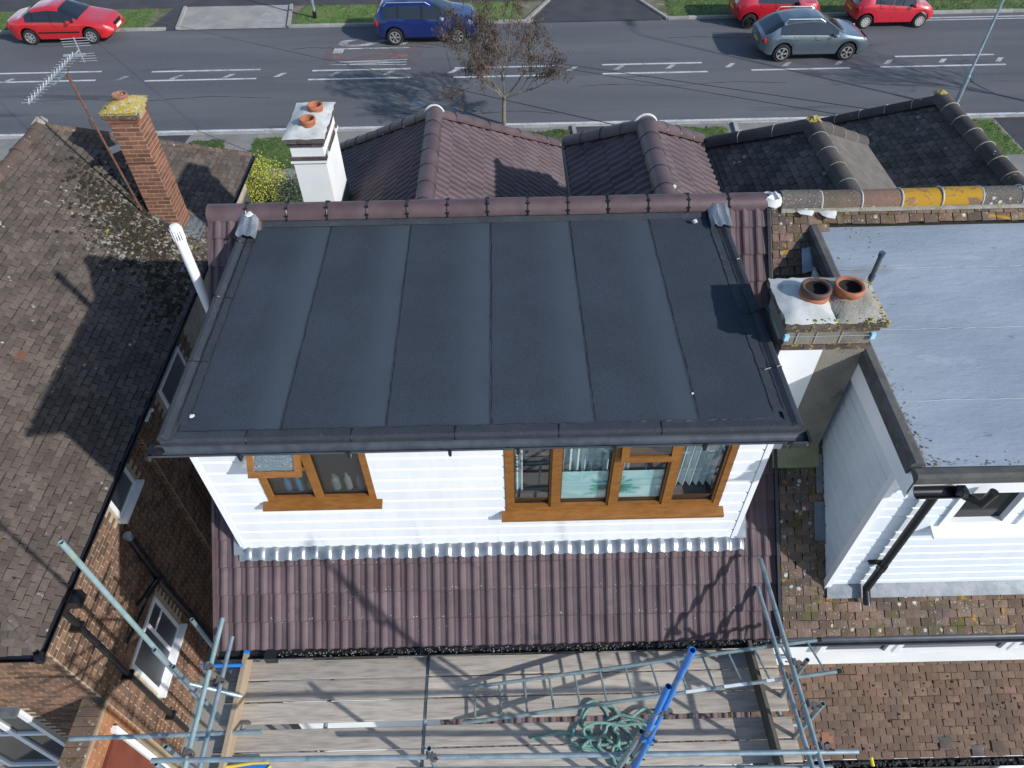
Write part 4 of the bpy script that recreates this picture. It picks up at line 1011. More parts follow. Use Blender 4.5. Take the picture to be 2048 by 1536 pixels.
MB().box((2.565, 4.45, 6.75), (2.64, 4.94, 7.6)).build('party_panel', MT['white_upvc'], pc)
tiles.finish(roof)

# ================================================================== BRICK HOUSE (left)
bh = thing('brick_house', 'buff brick house with mossy grey-brown plain tile roof and red brick chimney', 'house', (-7.9, 8.8, 0))
LE, LT = -5.45, .83; LZ = 5.0; LRX = -7.90; LRZ = LZ+(LE-LRX)*LT; LY0, LY1 = 3.42, 14.15
hs = LE-LRX
mb = MB(); o3 = Vector((0,0,-.03))
P = lambda x, y, z: (x, y, z-.03)
A, B, C, D = P(LE,LY0,LZ), P(LE,LY1,LZ), P(LRX,LY1-hs,LRZ), P(LRX,LY0+hs,LRZ); E_, F_ = P(2*LRX-LE,LY1,LZ), P(2*LRX-LE,LY0,LZ)
mb.poly([A,B,C,D]); mb.poly([B,E_,C]); mb.poly([E_,F_,D,C]); mb.poly([F_,A,D])
lroof = mb.build('roof', MT['moss'], bh)
lt_f = Field('roof_tile', 300)
v = Vector((-hs, 0, LRZ-LZ)); L = v.length
lay(lt_f, lroof, MT['left_tile'], (LE+.03, LY0, LZ-.035), (0,1,0), v, [(0,0),(LY1-LY0,0),(LY1-LY0-hs,L),(hs,L)], PLAIN, .1655, .0957, stagger=.5, jig=.008)
v2 = Vector((0, hs, LRZ-LZ))
lay(lt_f, lroof, MT['left_tile'], (2*LRX-LE, LY0-.03, LZ-.035), (1,0,0), v2, [(3.0,0),(2*hs,0),(hs,L)], PLAIN, .1655, .0957, stagger=.5, jig=.008)
lt_f.finish(lroof)
ridge_run('ridge_tile', bh, MT['left_hip'], (LRX, LY0+hs, LRZ-.0), (LRX, LY1-hs+.1, LRZ-.0), .11, .33, MT['left_hip'], 'ridge_joint', arc=170, z=-.05, jt=.02, wob=.012)
ridge_run('hip_tile', bh, MT['left_hip'], C, (B[0],B[1],B[2]+.01), .075, .17, None, arc=170, z=-.005, wob=.008)
ridge_run('hip_tile', bh, MT['left_tile'], D, (A[0],A[1],A[2]+.01), .05, .17, None, arc=170, z=-.02, wob=.006)
MB().blob((LRX, LY1-hs+.05, LRZ+.02), .12, 21, 10, .7).build('mortar_cap', MT['mortar_grey'], bh, True)
kx0_, kx1_ = -6.29, -5.83
# moss clumps: thick below the chimney, scattered in the joints elsewhere
mb = MB(); r_ = random.Random(17)
nrm = Vector((LRZ-LZ, 0, hs)).normalized()
def on_left(x, y, up=.0): return Vector((x, y, LZ+(LE-x)*LT-.03))+nrm*up
MOSS_PATH = [(-7.2,11.1),(-6.9,10.9),(-6.55,10.75),(-6.2,10.35),(-5.95,9.95),(-5.7,9.5),(-5.55,8.9)]
for cnt in range(950):
    t = r_.random()*(len(MOSS_PATH)-1.001); i = int(t); f = t-i; wd = .16+.2*math.sin(math.pi*t/(len(MOSS_PATH)-1))
    x = MOSS_PATH[i][0]*(1-f)+MOSS_PATH[i+1][0]*f+r_.gauss(0, wd*.8); y = MOSS_PATH[i][1]*(1-f)+MOSS_PATH[i+1][1]*f+r_.gauss(0, wd*1.4)
    if x > LE-.05 or (kx0_ < x < kx1_ and 10.93 < y < 11.42): continue
    mb.blob(on_left(x, y, .022), r_.uniform(.018,.066), cnt, 7, .45)
for k in range(420):
    y = r_.uniform(LY0+.3, LY1-.5); x = r_.uniform(-7.6, LE-.03)
    if (x < LE-(y-LY0)) or (x < LE-(LY1-y)): continue
    mb.blob(on_left(x, y, .014), r_.uniform(.01,.036), 1000+k, 6, .5)
# dirt and moss gathered along the laps
def lap_lines(mb, org, u, v, n, g, u0f, u1f, rmax, seed, p=.75):
    r = random.Random(seed); u, v = Vector(u).normalized(), Vector(v).normalized(); nn = u.cross(v)
    for i in range(1, n):
        x = u0f(i*g)
        while x < u1f(i*g):
            L_ = r.uniform(.08, .5)
            if r.random() < p:
                m = max(2, int(L_/.08)); pts = [Vector(org)+u*(x+L_*k/m)+v*(i*g-.006+r.uniform(-.004,.004))+nn*.016 for k in range(m+1)]
                mb.tube(pts, [.001 if k in (0, m) else r.uniform(.002, rmax) for k in range(m+1)], 4, False)
            x += L_
lap_lines(mb, (LE+.03, LY0, LZ-.035), (0,1,0), (-hs,0,LRZ-LZ), 33, .0957, lambda q: q/1.3+.1, lambda q: LY1-LY0-q/1.3-.1, .010, 77)
mb.build('moss', MT['moss'], bh, False, 'stuff')
# odd replacement tiles: terracotta patches
for (px, py, mt_) in ((40,712,'brick_red'),(118,735,'left_hip'),(140,742,'left_hip'),(130,760,'left_hip'),(100,783,'left_hip'),(165,727,'left_hip'),(170,785,'left_hip')):
    q = at(px, py, plane=((LT,0,1),(LE,0,LZ))); m4 = frame(q+nrm*.004, (0,1,0), v) @ Matrix.Translation((-.08,-.05,.0)); link('roof_tile', PLAIN[px % 9].mesh('roof_tile', MT[mt_]), lroof, None, m4)
# walls
WX, WY = -5.65, 3.62
lw = MB(); lw.box((-10.1, WY, 0), (WX, 13.9, 4.9)); lw.box((WX, 6.83, 0), (WX+.1, 9.2, 4.9))
lwall = lw.build('wall', MT['mortar_joint'], bh)
bf = Field('brick', 300)
wA = (5.70, 6.34, 4.12, 4.72); wB = (4.22, 5.32, 1.40, 2.50); wC = (7.72, 8.72, 3.9, 4.62)
lo = lambda h, y0: (h[0]-y0-.01, h[1]-y0+.01, h[2]-.0-.02, h[3]+.02)
keepE = lambda q: q.z > 0.2
bricks(bf, lwall, MT['brick'], (WX, WY, 0), (0,1,0), 6.83-WY, 4.85, [lo(wA, WY), lo(wB, WY)])
bricks(bf, lwall, MT['brick'], (WX+.1, 6.83, 0), (0,1,0), 2.3, 4.85, [lo(wC, 6.83)])
bricks(bf, lwall, MT['brick'], (WX, 6.83, 0), (1,0,0), .1, 4.85)
bricks(bf, lwall, MT['brick'], (-8.6, WY, 0), (1,0,0), 8.6-5.65, 4.85, [(.2, 1.68, 0, 2.66)], keep=lambda q: q.x > -8.5)
bf.finish(lwall)
def side_window(h, x, lights=(), sill=True):
    y0, y1, z0, z1 = h; mb = MB(); t = .06
    mb.box((x-.06,y0,z0),(x+.025,y0+t,z1)); mb.box((x-.06,y1-t,z0),(x+.025,y1,z1)); mb.box((x-.06,y0+t,z0),(x+.025,y1-t,z0+t)); mb.box((x-.06,y0+t,z1-t),(x+.025,y1-t,z1))
    for (a, b, c, d_) in lights: mb.box((x-.055,a,c),(x+.02,b,d_))
    o = mb.build('window', MT['white_upvc'], bh)
    MB().poly([(x+.016,y0+t,z0+t),(x+.016,y1-t,z0+t),(x+.016,y1-t,z1-t),(x+.016,y0+t,z1-t)]).build('pane', MT['frosted'], o)
    MB().poly([(x+.005,y0+.02,z0+.02),(x+.005,y1-.02,z0+.02),(x+.005,y1-.02,z1-.02),(x+.005,y0+.02,z1-.02)]).build('dark_room_sheet', MT['dark_void'], o)  # near-black sheet on the solid wall, painted as the unlit room
    if sill: MB().box((x-.02,y0-.05,z0-.05),(x+.12,y1+.05,z0-.005)).build('sill', MT['white_upvc'], o)
    return o
side_window(wA, WX)
side_window(wB, WX, [(4.86,4.92,1.46,2.44),(4.92,5.26,2.12,2.17)])
side_window(wC, WX+.1, sill=False)
sol = MB()
for i in range(15):
    y = 4.14+i*.085; sol.box((WX,y,2.53),(WX+.012,y+.068,2.74))
sol_o = None
for i in range(15):
    y = 4.14+i*.085; MB().box((WX+.004,y,2.53),(WX+.014,y+.068,2.74)).build('soldier_brick', MT['brick'], lwall)
# gutters, fascia and pipes
gutter('gutter', (LE+.06, LY1+.1, LZ-.03), (LE+.06, LY0-.06, LZ-.03), .06, 'black_plastic', bh)
gutter('gutter', (LE+.06, LY0-.06, LZ-.03), (-10.3, LY0-.06, LZ-.03), .06, 'black_plastic', bh)
MB().blob((LE+.06, LY0-.06, LZ-.06), .08, 31, 8, .8).build('gutter_corner', MT['black_plastic'], bh)
MB().box((LE-.01, LY0+.0, LZ-.2), (LE+.015, LY1, LZ-.03)).box((-10.2, LY0-.012, LZ-.2), (LE-.012, LY0+.012, LZ-.03)).build('fascia', MT['black_plastic'], bh) if False else MB().box((LE-.01, LY0+.0, LZ-.2), (LE+.015, LY1, LZ-.03)).build('fascia', MT['black_plastic'], bh)
MB().box((-10.2, LY0-.012, LZ-.2), (LE-.012, LY0+.012, LZ-.03)).build('fascia', MT['black_plastic'], bh)
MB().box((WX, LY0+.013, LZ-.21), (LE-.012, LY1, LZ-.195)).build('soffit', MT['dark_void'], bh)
MB().box((LE-.02, 4.02, LZ-.22), (LE+.2, 4.2, LZ-.07)).build('hopper', MT['black_plastic'], bh)
MB().tube([(LE+.08,4.08,LZ-.15),(WX+.1,4.06,LZ-.4),(WX+.09,4.05,.2)], .042, 8).build('downpipe', MT['black_plastic'], bh)
for z in (.9, 2.6, 4.2): MB().box((WX,3.98,z),(WX+.15,4.12,z+.05)).build('pipe_bracket', MT['black_plastic'], bh)
sp = MB(); X = WX+.12
sp.tube([(X,5.52,3.95),(X,5.5,3.3),(X,5.48,2.6),(X,5.6,.1)], .056, 10); spo = sp.build('soil_pipe', MT['black_plastic'], bh, True)
MB().lathe([(.06,3.9),(.06,3.99),(.0,3.99)], (X,5.52,0), 12).build('pipe_cap', MT['galv'], spo)
MB().tube([(X,5.48,2.75),(X+.06,5.25,2.95),(X+.04,5.02,3.02),(X-.06,4.95,2.95)], .05, 10).build('branch_pipe', MT['black_plastic'], spo, True)
MB().tube([(X-.05,5.3,2.75),(X-.06,4.4,2.9)], .022, 8).build('waste_pipe', MT['black_plastic'], spo)
for z in (3.3, 2.7, 2.3, 1.4): MB().lathe([(.066,z),(.066,z+.09)], (X,5.5 if z > 2 else 5.54,0), 12).build('pipe_collar', MT['black_plastic'], spo)
MB().tube([(WX+.15,7.3,2.9),(WX+.15,7.3,.2)], .04, 8).build('downpipe', mat('brown_pipe', (.045,.022,.016), None, 1, .5), bh)
q = at(290, 832, X=WX+.12); MB().obox(q, (.05,0,0), (0,.07,0), (0,0,.05)).tube([q+Vector((.02,.07,0)), q+Vector((.06,.15,-.02))], .03, 8).build('security_light', MT['white_upvc'], bh)
# chimney
kx0, kx1, ky0, ky1 = -6.29, -5.83, 10.95, 11.40
lc = MB().box((kx0+.006,ky0+.006,4.8),(kx1-.006,ky1-.006,7.5)).build('chimney', MT['mortar_dark'], bh); lc['label'] = 'tall red brick chimney topped with yellow lichen'
cf = Field('brick', 260)
for (o_, u_) in (((kx0,ky0+.006,5.0),(1,0,0)), ((kx1-.006,ky0,5.0),(0,1,0)), ((kx1,ky1-.006,5.0),(-1,0,0)), ((kx0+.006,ky1,5.0),(0,-1,0))):
    bricks(cf, lc, MT['brick_red'], o_, u_, .46 if u_[0] else .45, 2.5)
cf.finish(lc)
course('brick', lc, MT['brick_red'], kx0-.03, kx1+.03, ky0-.03, ky1+.03, 7.42, 7.49, 2, 2, core='mortar_dark')
course('brick', lc, MT['brick_dark'], kx0-.055, kx1+.055, ky0-.055, ky1+.055, 7.49, 7.56, 2, 2, core='mortar_lichen')
MB().box((kx0-.05,ky0-.05,7.555),(kx1+.05,ky1+.05,7.60)).build('cap_edge', MT['mortar_lichen'], lc)
flaunch(kx0-.065, kx1+.065, ky0-.065, ky1+.065, 7.60, 7.72, .35, 'mortar_lichen', lc, seed=14, rough=.014)
pot((-6.06, 11.18, 7.68), .115, .10, 'old_pot', lc, 'old_pot')
# stepped lead flashing + front apron
stp = MB()
for i in range(7):
    x = kx0+.02+i*.062; zr_ = LZ+(LE-x)*LT
    stp.box((x-.0, ky0-.012, zr_-.08), (x+.064, ky0-.006, zr_+.03))
stp.build('stepped_flashing', MT['lead_old'], lc)
MB().obox(on_left(kx1+.10, (ky0+ky1)/2+.02, .035), Vector((hs,0,-(LRZ-LZ))).normalized()*.13, (0,.27,0), nrm*.004).build('lead_apron', MT['lead_old'], lc)
MB().box((kx1-.004, ky0-.01, 5.2), (kx1+.01, ky1+.01, 5.36)).build('lead_upstand', MT['lead_old'], lc)
# rear patio door, porch wall with tiled coping
df = MB(); fr_rect(df, -8.38, -6.94, .1, 2.64, WY-.05, WY+.03, .09); df.box((-7.55,WY-.04,.19),(-7.45,WY+.02,2.55)); df.box((-8.3,WY-.045,1.6),(-7.0,WY+.02,1.68))
dfo = df.build('patio_door', MT['white_upvc'], bh); pb = MB(); pane(pb, -8.3, -7.0, .18, 2.56, WY-.01); pb.build('pane', MT['car_glass'], dfo)
MB().box((-8.45,WY-.14,2.64),(-6.9,WY-.0,2.68)).build('door_head', MT['lead_old'], dfo)
pw = thing('porch_wall', 'orange brick porch wall with brown tile coping at the lower left corner', 'wall', (-5.75, 2.9, 0))
pwall = MB().box((-5.86, 1.8, 0), (-5.62, 3.61, 2.9)).build('wall', MT['mortar_dark'], pw)
pf = Field('brick', 200); bricks(pf, pwall, MT['brick_orange'], (-5.62, 1.9, 0), (0,1,0), 1.7, 2.88, keep=lambda q: q.z > 1.6); bricks(pf, pwall, MT['brick'], (-5.86, 3.6, 0), (0,-1,0), 1.7, 2.88, keep=lambda q: q.z > 1.6); pf.finish(pwall)
for i in range(14):
    y = 1.85+i*.127
    MB().obox((-5.74, y+.06, 2.955+random.uniform(-.003,.003)), (.155,0,-.0), (0,.06,0), (0,0,.016)).build('coping_tile', MT['right_tile'], pw)
MB().box((-5.63,1.8,2.9),(-5.56,3.6,2.935)).build('coping_bed', MT['mortar_dark'], pw)
MB().box((-5.615,1.8,.2),(-5.56,3.30,2.42)).build('red_panel', mat('red_brown_panel', (.18,.045,.025), (.14,.035,.022), 4, .6, 0, (), (60,.3,.004)), pw)
MB().box((-5.62,3.32,.2),(-5.54,3.40,2.5)).build('white_jamb', MT['white_upvc'], pw)

# ================================================================== RIGHT HOUSE
rh = thing('clay_tiled_house', 'attached house with mossy clay tiles and a pale grey flat dormer roof', 'house', (5.5, 7, 0))
RX0, RX1 = 3.02, 8.6
MB().box((RX0, 3.65, 0), (RX1, 10.6, 4.9)).build('wall', MT['white_paint'], rh)
rro = MB().prism([(RX0,EY+.03,EZ-.035),(RX1,EY+.03,EZ-.035),(RX1,RGY,RGZ-.06),(RX0,RGY,RGZ-.06)], (0,.04,-.05)).build('roof', MT['moss'], rh)
MB().prism([(RX0,RGY,RGZ-.06),(RX1,RGY,RGZ-.06),(RX1,10.9,RGZ-.06-.9*(10.9-RGY)),(RX0,10.9,RGZ-.06-.9*(10.9-RGY))], (0,-.05,-.05)).build('front_slope', MT['dark_tile'], rh)
rf = Field('roof_tile', 300)
lay(rf, rro, MT['right_tile'], (RX0, EY, EZ-.03), (1,0,0), sv, [(0,0),(RX1-RX0,0),(RX1-RX0,SL-.02),(0,SL-.02)], PLAIN, .1655, .0957, holes=[(.66, 9, .66, SL-.28)], stagger=.5, jig=.006, keep=lambda q: q.x < 7.6)
rrt = ridge_run('ridge_tile', rh, MT['orange_ridge'], (RX0+.1,RGY,RGZ-.08), (RX1,RGY,RGZ-.08), .13, .45, MT['mortar_white'], 'mortar_joint', arc=185, z=0, jt=.02, wob=.008)
for i, t_ in enumerate(rrt):
    k_ = ('grey_ridge','brown_ridge2','red_ridge','lichen_ridge','lichen_ridge','grey_ridge','red_ridge','brown_ridge2','orange_ridge','red_ridge','grey_ridge','brown_ridge2','grey_ridge')[i % 13]
    if k_ != 'orange_ridge': me_ = t_.data.copy(); me_.materials.clear(); me_.materials.append(MT[k_]); t_.data = me_
MB().box((RX0+.1,RGY-.16,RGZ-.12),(RX1,RGY-.12,RGZ-.085)).build('mortar_bed', MT['mortar_grey'], rh)
MB().blob((3.4, RGY-.15, RGZ-.10), .1, 61, 10, .16).build('mortar_bed', MT['mortar_new'], rh, True)
MB().blob((3.65, RGY-.16, RGZ-.12), .11, 62, 10, .14).build('mortar_bed', MT['mortar_new'], rh, True)
wing(rh, rf, MT['dark_tile'], PLAIN, .1655, .0957, 4.2, 8.0, 9.22, .7, 3.09, 5.45, 7.28, 7.22, .9, stag=.5, jig=.006)
ridge_run('hip_tile', rh, MT['dark_ridge'], (4.2,9.3,8.03), (4.2,7.4,8.03), .13, .42, MT['mortar_grey'], 'mortar_joint', arc=180, z=-.05, jt=.012)
ridge_run('hip_tile', rh, MT['dark_ridge'], (4.2,9.24,8.04), (3.09,10.12,7.31), .12, .5, MT['mortar_grey'], 'mortar_joint', arc=180, z=-.03, jt=.012)
ridge_run('hip_tile', rh, MT['dark_ridge'], (4.2,9.24,8.04), (5.45,10.12,7.28), .12, .4, MT['mortar_grey'], 'mortar_joint', arc=180, z=-.03, jt=.012)
MB().poly([(4.28,9.25,8.0),(4.3,7.4,8.0),(5.5,8.4,7.27),(5.5,10.05,7.27)][::-1]).build('mortar_slope', mat('mortared_slope', (.16,.14,.12), (.12,.105,.09), 5, .95, 0, [((.3,.29,.26), 12, .66, .74)], (35,.9,.02)), rh)
MB().box((3.2,7.6,6.6),(5.3,9.9,7.25)).build('front_dormer_wall', MT['white_clad'], rh)
MB().tube([(3.06,8.1,7.24),(3.06,10.2,7.24)], .05, 8).build('gutter', MT['black_plastic'], rh)
MB().box((3.2,8.0,7.05),(3.22,10.1,7.22)).build('fascia', MT['white_upvc'], rh)
wing(rh, rf, MT['dark_tile'], PLAIN, .1655, .0957, 7.03, 7.40, 11.1, .82, 4.35, 9.6, 5.2, 5.2, 2.7, stag=.5, jig=.006, tile_kw=dict(keep=lambda q: q.x < 7.1))
ridge_run('hip_tile', rh, MT['dark_ridge'], (7.03,11.2,7.43), (7.03,8.0,7.43), .14, .42, MT['mortar_grey'], 'mortar_joint', arc=180, z=-.05, jt=.02)
ridge_run('hip_tile', rh, MT['dark_ridge'], (7.03,11.12,7.43), (4.35,13.8,5.22), .11, .42, MT['mortar_grey'], 'mortar_joint', arc=180, z=-.03, jt=.014)
MB().blob((7.03,11.2,7.46), .13, 71, 8, .6).build('mortar_cap', MT['mortar_lichen'], rh); MB().blob((4.2,9.28,8.05), .13, 72, 8, .6).build('mortar_cap', MT['mortar_lichen'], rh)
MB().box((4.8,10.5,0),(9,13.3,5.1)).build('wing_wall', MT['white_paint'], rh)
# dormer of the right house
NX, NY = 3.53, 3.82
nd = MB().box((NX+.02,NY+.02,4.9),(NX+.1,7.0,7.72)).build('dormer', MT['shade_backing'], rh)
nsb = MB(); NWIN = (4.25, 4.93, 6.62, 7.48); NW2 = (5.03, 6.6, 6.62, 7.48)
wall_with_holes(nsb, NX+.03, RX1, 4.9, 7.72, NY+.02, NY+.09, [NWIN, NW2]); nsb.build('dormer_wall', MT['shade_backing'], rh)
z = 5.32; BH2 = .148
while z < 7.7:
    zt = min(z+BH2, 7.71)
    zc = sorted({z, zt, *[q for h in (NWIN, NW2) for q in (h[2], h[3]) if z < q < zt]})
    for a, b in zip(zc[:-1], zc[1:]):
        mid = (a+b)/2; segs = []; x = NX+.03
        for h in (NWIN, NW2):
            if h[2] < mid < h[3]: segs.append((x, h[0])); x = h[1]
        segs.append((x, RX1))
        for (s0, s1) in segs:
            clad(s0, s1, a, b, b >= zt-1e-6, lambda u, d_, z_: (u, NY-.006+d_, z_), nd, 'cladding_board', 'blue_clad', sc_=.028)
    z += BH2
# side boards of the cheek run along its top edge
for i in range(17):
    z0_ = 5.25+i*.148; y_hit = EY+(z0_-EZ)/TAN
    if z0_ > 7.68: break
    ys_ = max(NY+.0, 3.82); ye = min(7.0, EY+(z0_+.148-EZ)/TAN)
    if ye-ys_ < .05: continue
    zt = min(z0_+.148, 7.70)
    clad(ys_, ye, z0_, zt, True, lambda u, d_, z_: (NX-.006+d_, u, z_), nd, 'cheek_board', 'blue_clad', sc_=.028)
MB().box((NX-.03,NY-.03,5.27),(NX+.035,NY+.05,7.72)).build('corner_trim', MT['white_upvc'], nd)
NRX, NRY, NRZ = 3.43, 3.50, 7.87
MB().box((NRX+.02,NRY+.03,7.56),(NRX+.045,7.05,7.80)).build('side_fascia', MT['white_upvc'], nd)
MB().box((NRX+.02,NRY+.02,7.62),(RX1,NRY+.045,7.82)).build('front_fascia', MT['white_upvc'], nd)
MB().box((NRX+.045,NRY+.045,7.60),(RX1,NY+.03,7.615)).build('soffit', MT['white_upvc'], nd)
fr_ = MB(); V = []; n = 12; m_ = 16
for i in range(n+1):
    for j in range(m_+1):
        x, y = NRX+.1+(RX1-NRX-.1)*i/n, NRY+.1+(7.0-NRY-.1)*j/m_
        V.append((x, y, NRZ-.012+.008*math.sin(x*3.1)*math.sin(y*2.3)+.19*(y-NRY)/3.5))
fr_.add(V, [(i*(m_+1)+j, (i+1)*(m_+1)+j, (i+1)*(m_+1)+j+1, i*(m_+1)+j+1) for i in range(n) for j in range(m_)])
fr_.build('felt_roof', MT['felt_grey'], nd, True)
for k, y in enumerate((4.35, 5.25, 6.15)):
    MB().tube(wavy((NRX+.12,y,NRZ+.0+.19*(y-NRY)/3.5),(RX1,y+.02,NRZ-.004+.19*(y-NRY)/3.5), 40, .008, 300+k), .006, 5).build('felt_lap', MT['felt_grey'], nd)
for (sec, p, q) in (([(0,-.12),(0,.02),(.03,.04),(.1,.03),(.14,-.01)], None, None),):
    mb = MB(); A_ = [(NRX+u, NRY+.145, NRZ+h+.008) for u, h in sec]; B_ = [(NRX+u, 7.0, NRZ+h+.19) for u, h in sec]
    k = len(sec); mb.add(A_+B_, [(i, k+i, k+i+1, i+1) for i in range(k-1)]+[tuple(range(k)), tuple(range(2*k-1, k-1, -1))]); mb.build('edge_trim', MT['felt_old'], nd)
    mb = MB(); mb.prism([(NRX+.0,NRY-.0+u,NRZ+max(h,-.07)) for u, h in sec][::-1], (RX1-NRX,0,0)); mb.build('edge_trim', MT['felt_old'], nd)
mb = MB(); r_ = random.Random(51)
for _ in range(200):
    e = r_.random(); x = NRX+.14+abs(r_.gauss(0,.05)) if e < .45 else NRX+.12+r_.random()**2*2.6; y = NRY+.14+r_.random()*1.2 if e < .45 else NRY+.14+abs(r_.gauss(0,.04))
    mb.blob((x, y, NRZ-.006+.19*(y-NRY)/3.5), r_.uniform(.003,.011), int(x*881), 5, .5)
for _ in range(50):
    x, y = NRX+.2+r_.random()*1.0, 6.2+r_.random()*.75; mb.blob((x, y, NRZ-.008+.19*(y-NRY)/3.5), r_.uniform(.003,.012), int(x*871), 5, .4)
mb.build('roof_debris', MT['mortar_grey'], nd, False, 'stuff')
gutter('gutter', (NRX+.0,NRY-.07,NRZ-.08),(NRX+.42,NRY-.07,NRZ-.08), .06, 'black_plastic', rh)
MB().blob((NRX+.38,NRY-.07,NRZ-.08),.06,91,7,.8).build('gutter_outlet', MT['black_plastic'], rh)
MB().tube([(4.1,NRY-.07,NRZ-.1),(4.08,NRY-.07,NRZ-.28),(3.96,NRY+.12,NRZ-.36),(3.88,NRY+.2,NRZ-.38)], .04, 10).build('swan_neck', MT['black_plastic'], rh, True)
MB().tube([(3.93,3.74,7.5),(3.93,3.74,5.42),(3.93,3.6,5.3)], .042, 10).build('downpipe', MT['black_plastic'], rh, True)
MB().box((3.80,3.77,5.9),(3.97,3.82,5.93)).build('pipe_bracket', MT['black_plastic'], rh)
MB().lathe([(.05,5.85),(.05,5.95)], (3.93,3.74,0), 12).build('pipe_collar', MT['black_plastic'], rh)
for (h, lab, tr) in ((NWIN, 0, 7.2), (NW2, 1, None)):
    f = MB(); fr_rect(f, h[0], h[1], h[2], h[3], NY-.03, NY+.06, .075)
    if tr: f.box((h[0]+.075,NY-.025,tr-.0),(h[1]-.075,NY+.055,tr+.07))
    wo = f.build('window', MT['white_upvc'], rh); pb = MB(); pane(pb, h[0]+.07, h[1]-.07, h[2]+.07, h[3]-.07, NY+.03); pb.build('pane', MT['dark_glass'], wo)
MB().prism([(NWIN[0]-.06,NY-.13,NWIN[2]-.05),(NWIN[0]-.06,NY+.02,NWIN[2]-.005),(NWIN[0]-.06,NY+.02,NWIN[2]-.07),(NWIN[0]-.06,NY-.13,NWIN[2]-.08)], (2.6,0,0)).build('sill', MT['white_upvc'], rh)
MB().obox((6.05, 3.755, EZ+(3.755-EY)*TAN+.035), (2.53,0,0), sv*.08, Vector((0,-sv.z,sv.y))*.004).build('lead_apron', MT['lead_old'], rh)
for (y, w_) in ((4.35,.1),(4.75,.05)): MB().obox((NX-.06, y, EZ+(y-EY)*TAN+.03), (w_*.7,0,0), sv*.22, Vector((0,-sv.z,sv.y))*.004).build('lead_soaker', MT['lead_old'], rh)
MB().obox((3.43, 6.55, EZ+(6.55-EY)*TAN+.05), (.09,0,.03), sv*.14, Vector((0,-sv.z,sv.y))*.004).build('lead_saddle', MT['lead'], rh)
# eaves gutter, wall, windows, lean-to
gutter('gutter', (RX0, EY-.055, EZ-.025), (RX1, EY-.055, EZ-.025), .06, 'gutter_grey', rh)
MB().box((RX0, EY+.02, 4.78), (RX1, EY+.05, 4.95)).build('fascia', MT['white_upvc'], rh)
MB().box((RX0, EY+.05, 4.77), (RX1, 3.66, 4.78)).build('soffit', MT['white_upvc'], rh)
for (xa, xb) in ((3.75,4.65),(4.7,6.1),(6.15,7.1)):
    f = MB(); fr_rect(f, xa, xb, 3.95, 4.7, 3.585, 3.66, .07); wf = f.build('window', MT['white_upvc'], rh); pb = MB(); pane(pb, xa+.06, xb-.06, 4.02, 4.63, 3.62); pb.build('pane', MT['car_glass'], wf)
llo = MB().prism([(3.02,ly0,lz0-.03),(RX1,ly0,lz0-.03),(RX1,ly1,lz1-.03),(3.02,ly1,lz1-.03)], (0,.02,-.05)).build('lean_to_roof', MT['moss'], rh)
lay(rf, llo, MT['lean_tile'], (3.02, ly0, lz0-.02), (1,0,0), lv, [(0,0),(RX1-3.02,0),(RX1-3.02,lv.length),(0,lv.length)], PLAIN, .1655, .0957, stagger=.5, jig=.007, keep=lambda q: q.x < 7.6)
rf.finish(rro)
for (px, py, mt_) in ((1655,1478,'brick_red'),(1890,1488,'brick_plain'),(1995,1494,'left_hip'),(1955,1504,'brick_plain')):
    q = at(px, py, plane=((0,-(lz1-lz0),ly1-ly0),(0,ly0,lz0))); m4 = frame(q+Vector((0,0,.006)), (1,0,0), lv) @ Matrix.Translation((-.08,-.05,0)); link('roof_tile', PLAIN[px % 9].mesh('roof_tile', MT[mt_]), llo, None, m4)
mb = MB(); r_ = random.Random(23)
lap_lines(mb, (3.02, ly0, lz0-.02), (1,0,0), lv, 12, .0957, lambda q: 0, lambda q: 4.5, .006, 5, .35)
lap_lines(mb, (RX0, EY, EZ-.03), (1,0,0), sv, 7, .0957, lambda q: 0, lambda q: 4.5, .006, 6, .35)
for k in range(150):
    x, y = r_.uniform(3.3, 7.2), r_.uniform(2.72, 3.5); z = lz0+(y-ly0)*(lz1-lz0)/(ly1-ly0); mb.blob((x, y, z+.01), r_.uniform(.006,.02), k, 5, .5)
mb.build('moss', MT['moss'], rh, False, 'stuff')
gutter('gutter', (3.02, ly0-.06, lz0-.04), (RX1, ly0-.06, lz0-.04), .055, 'black_plastic', rh)
mb = MB()
for k in range(240): mb.blob((r_.uniform(3.3,7.2), ly0-.06+r_.uniform(-.03,.03), lz0-.05), r_.uniform(.01,.025), k, 5, .6)
mb.build('gutter_moss', MT['black_dirt'], rh, False, 'stuff')
MB().box((3.1,ly0+.08,0),(RX1,3.6,lz0-.08)).build('lean_to_wall', MT['white_paint'], rh)
for (xa, xb) in ((4.2,5.0),(5.3,6.6)):
    f = MB(); fr_rect(f, xa, xb, 1.3, 2.5, ly0+.03, ly0+.1, .08); wf = f.build('window', MT['white_upvc'], rh); pb = MB(); pane(pb, xa+.07, xb-.07, 1.38, 2.42, ly0+.06); pb.build('pane', MT['car_glass'], wf)

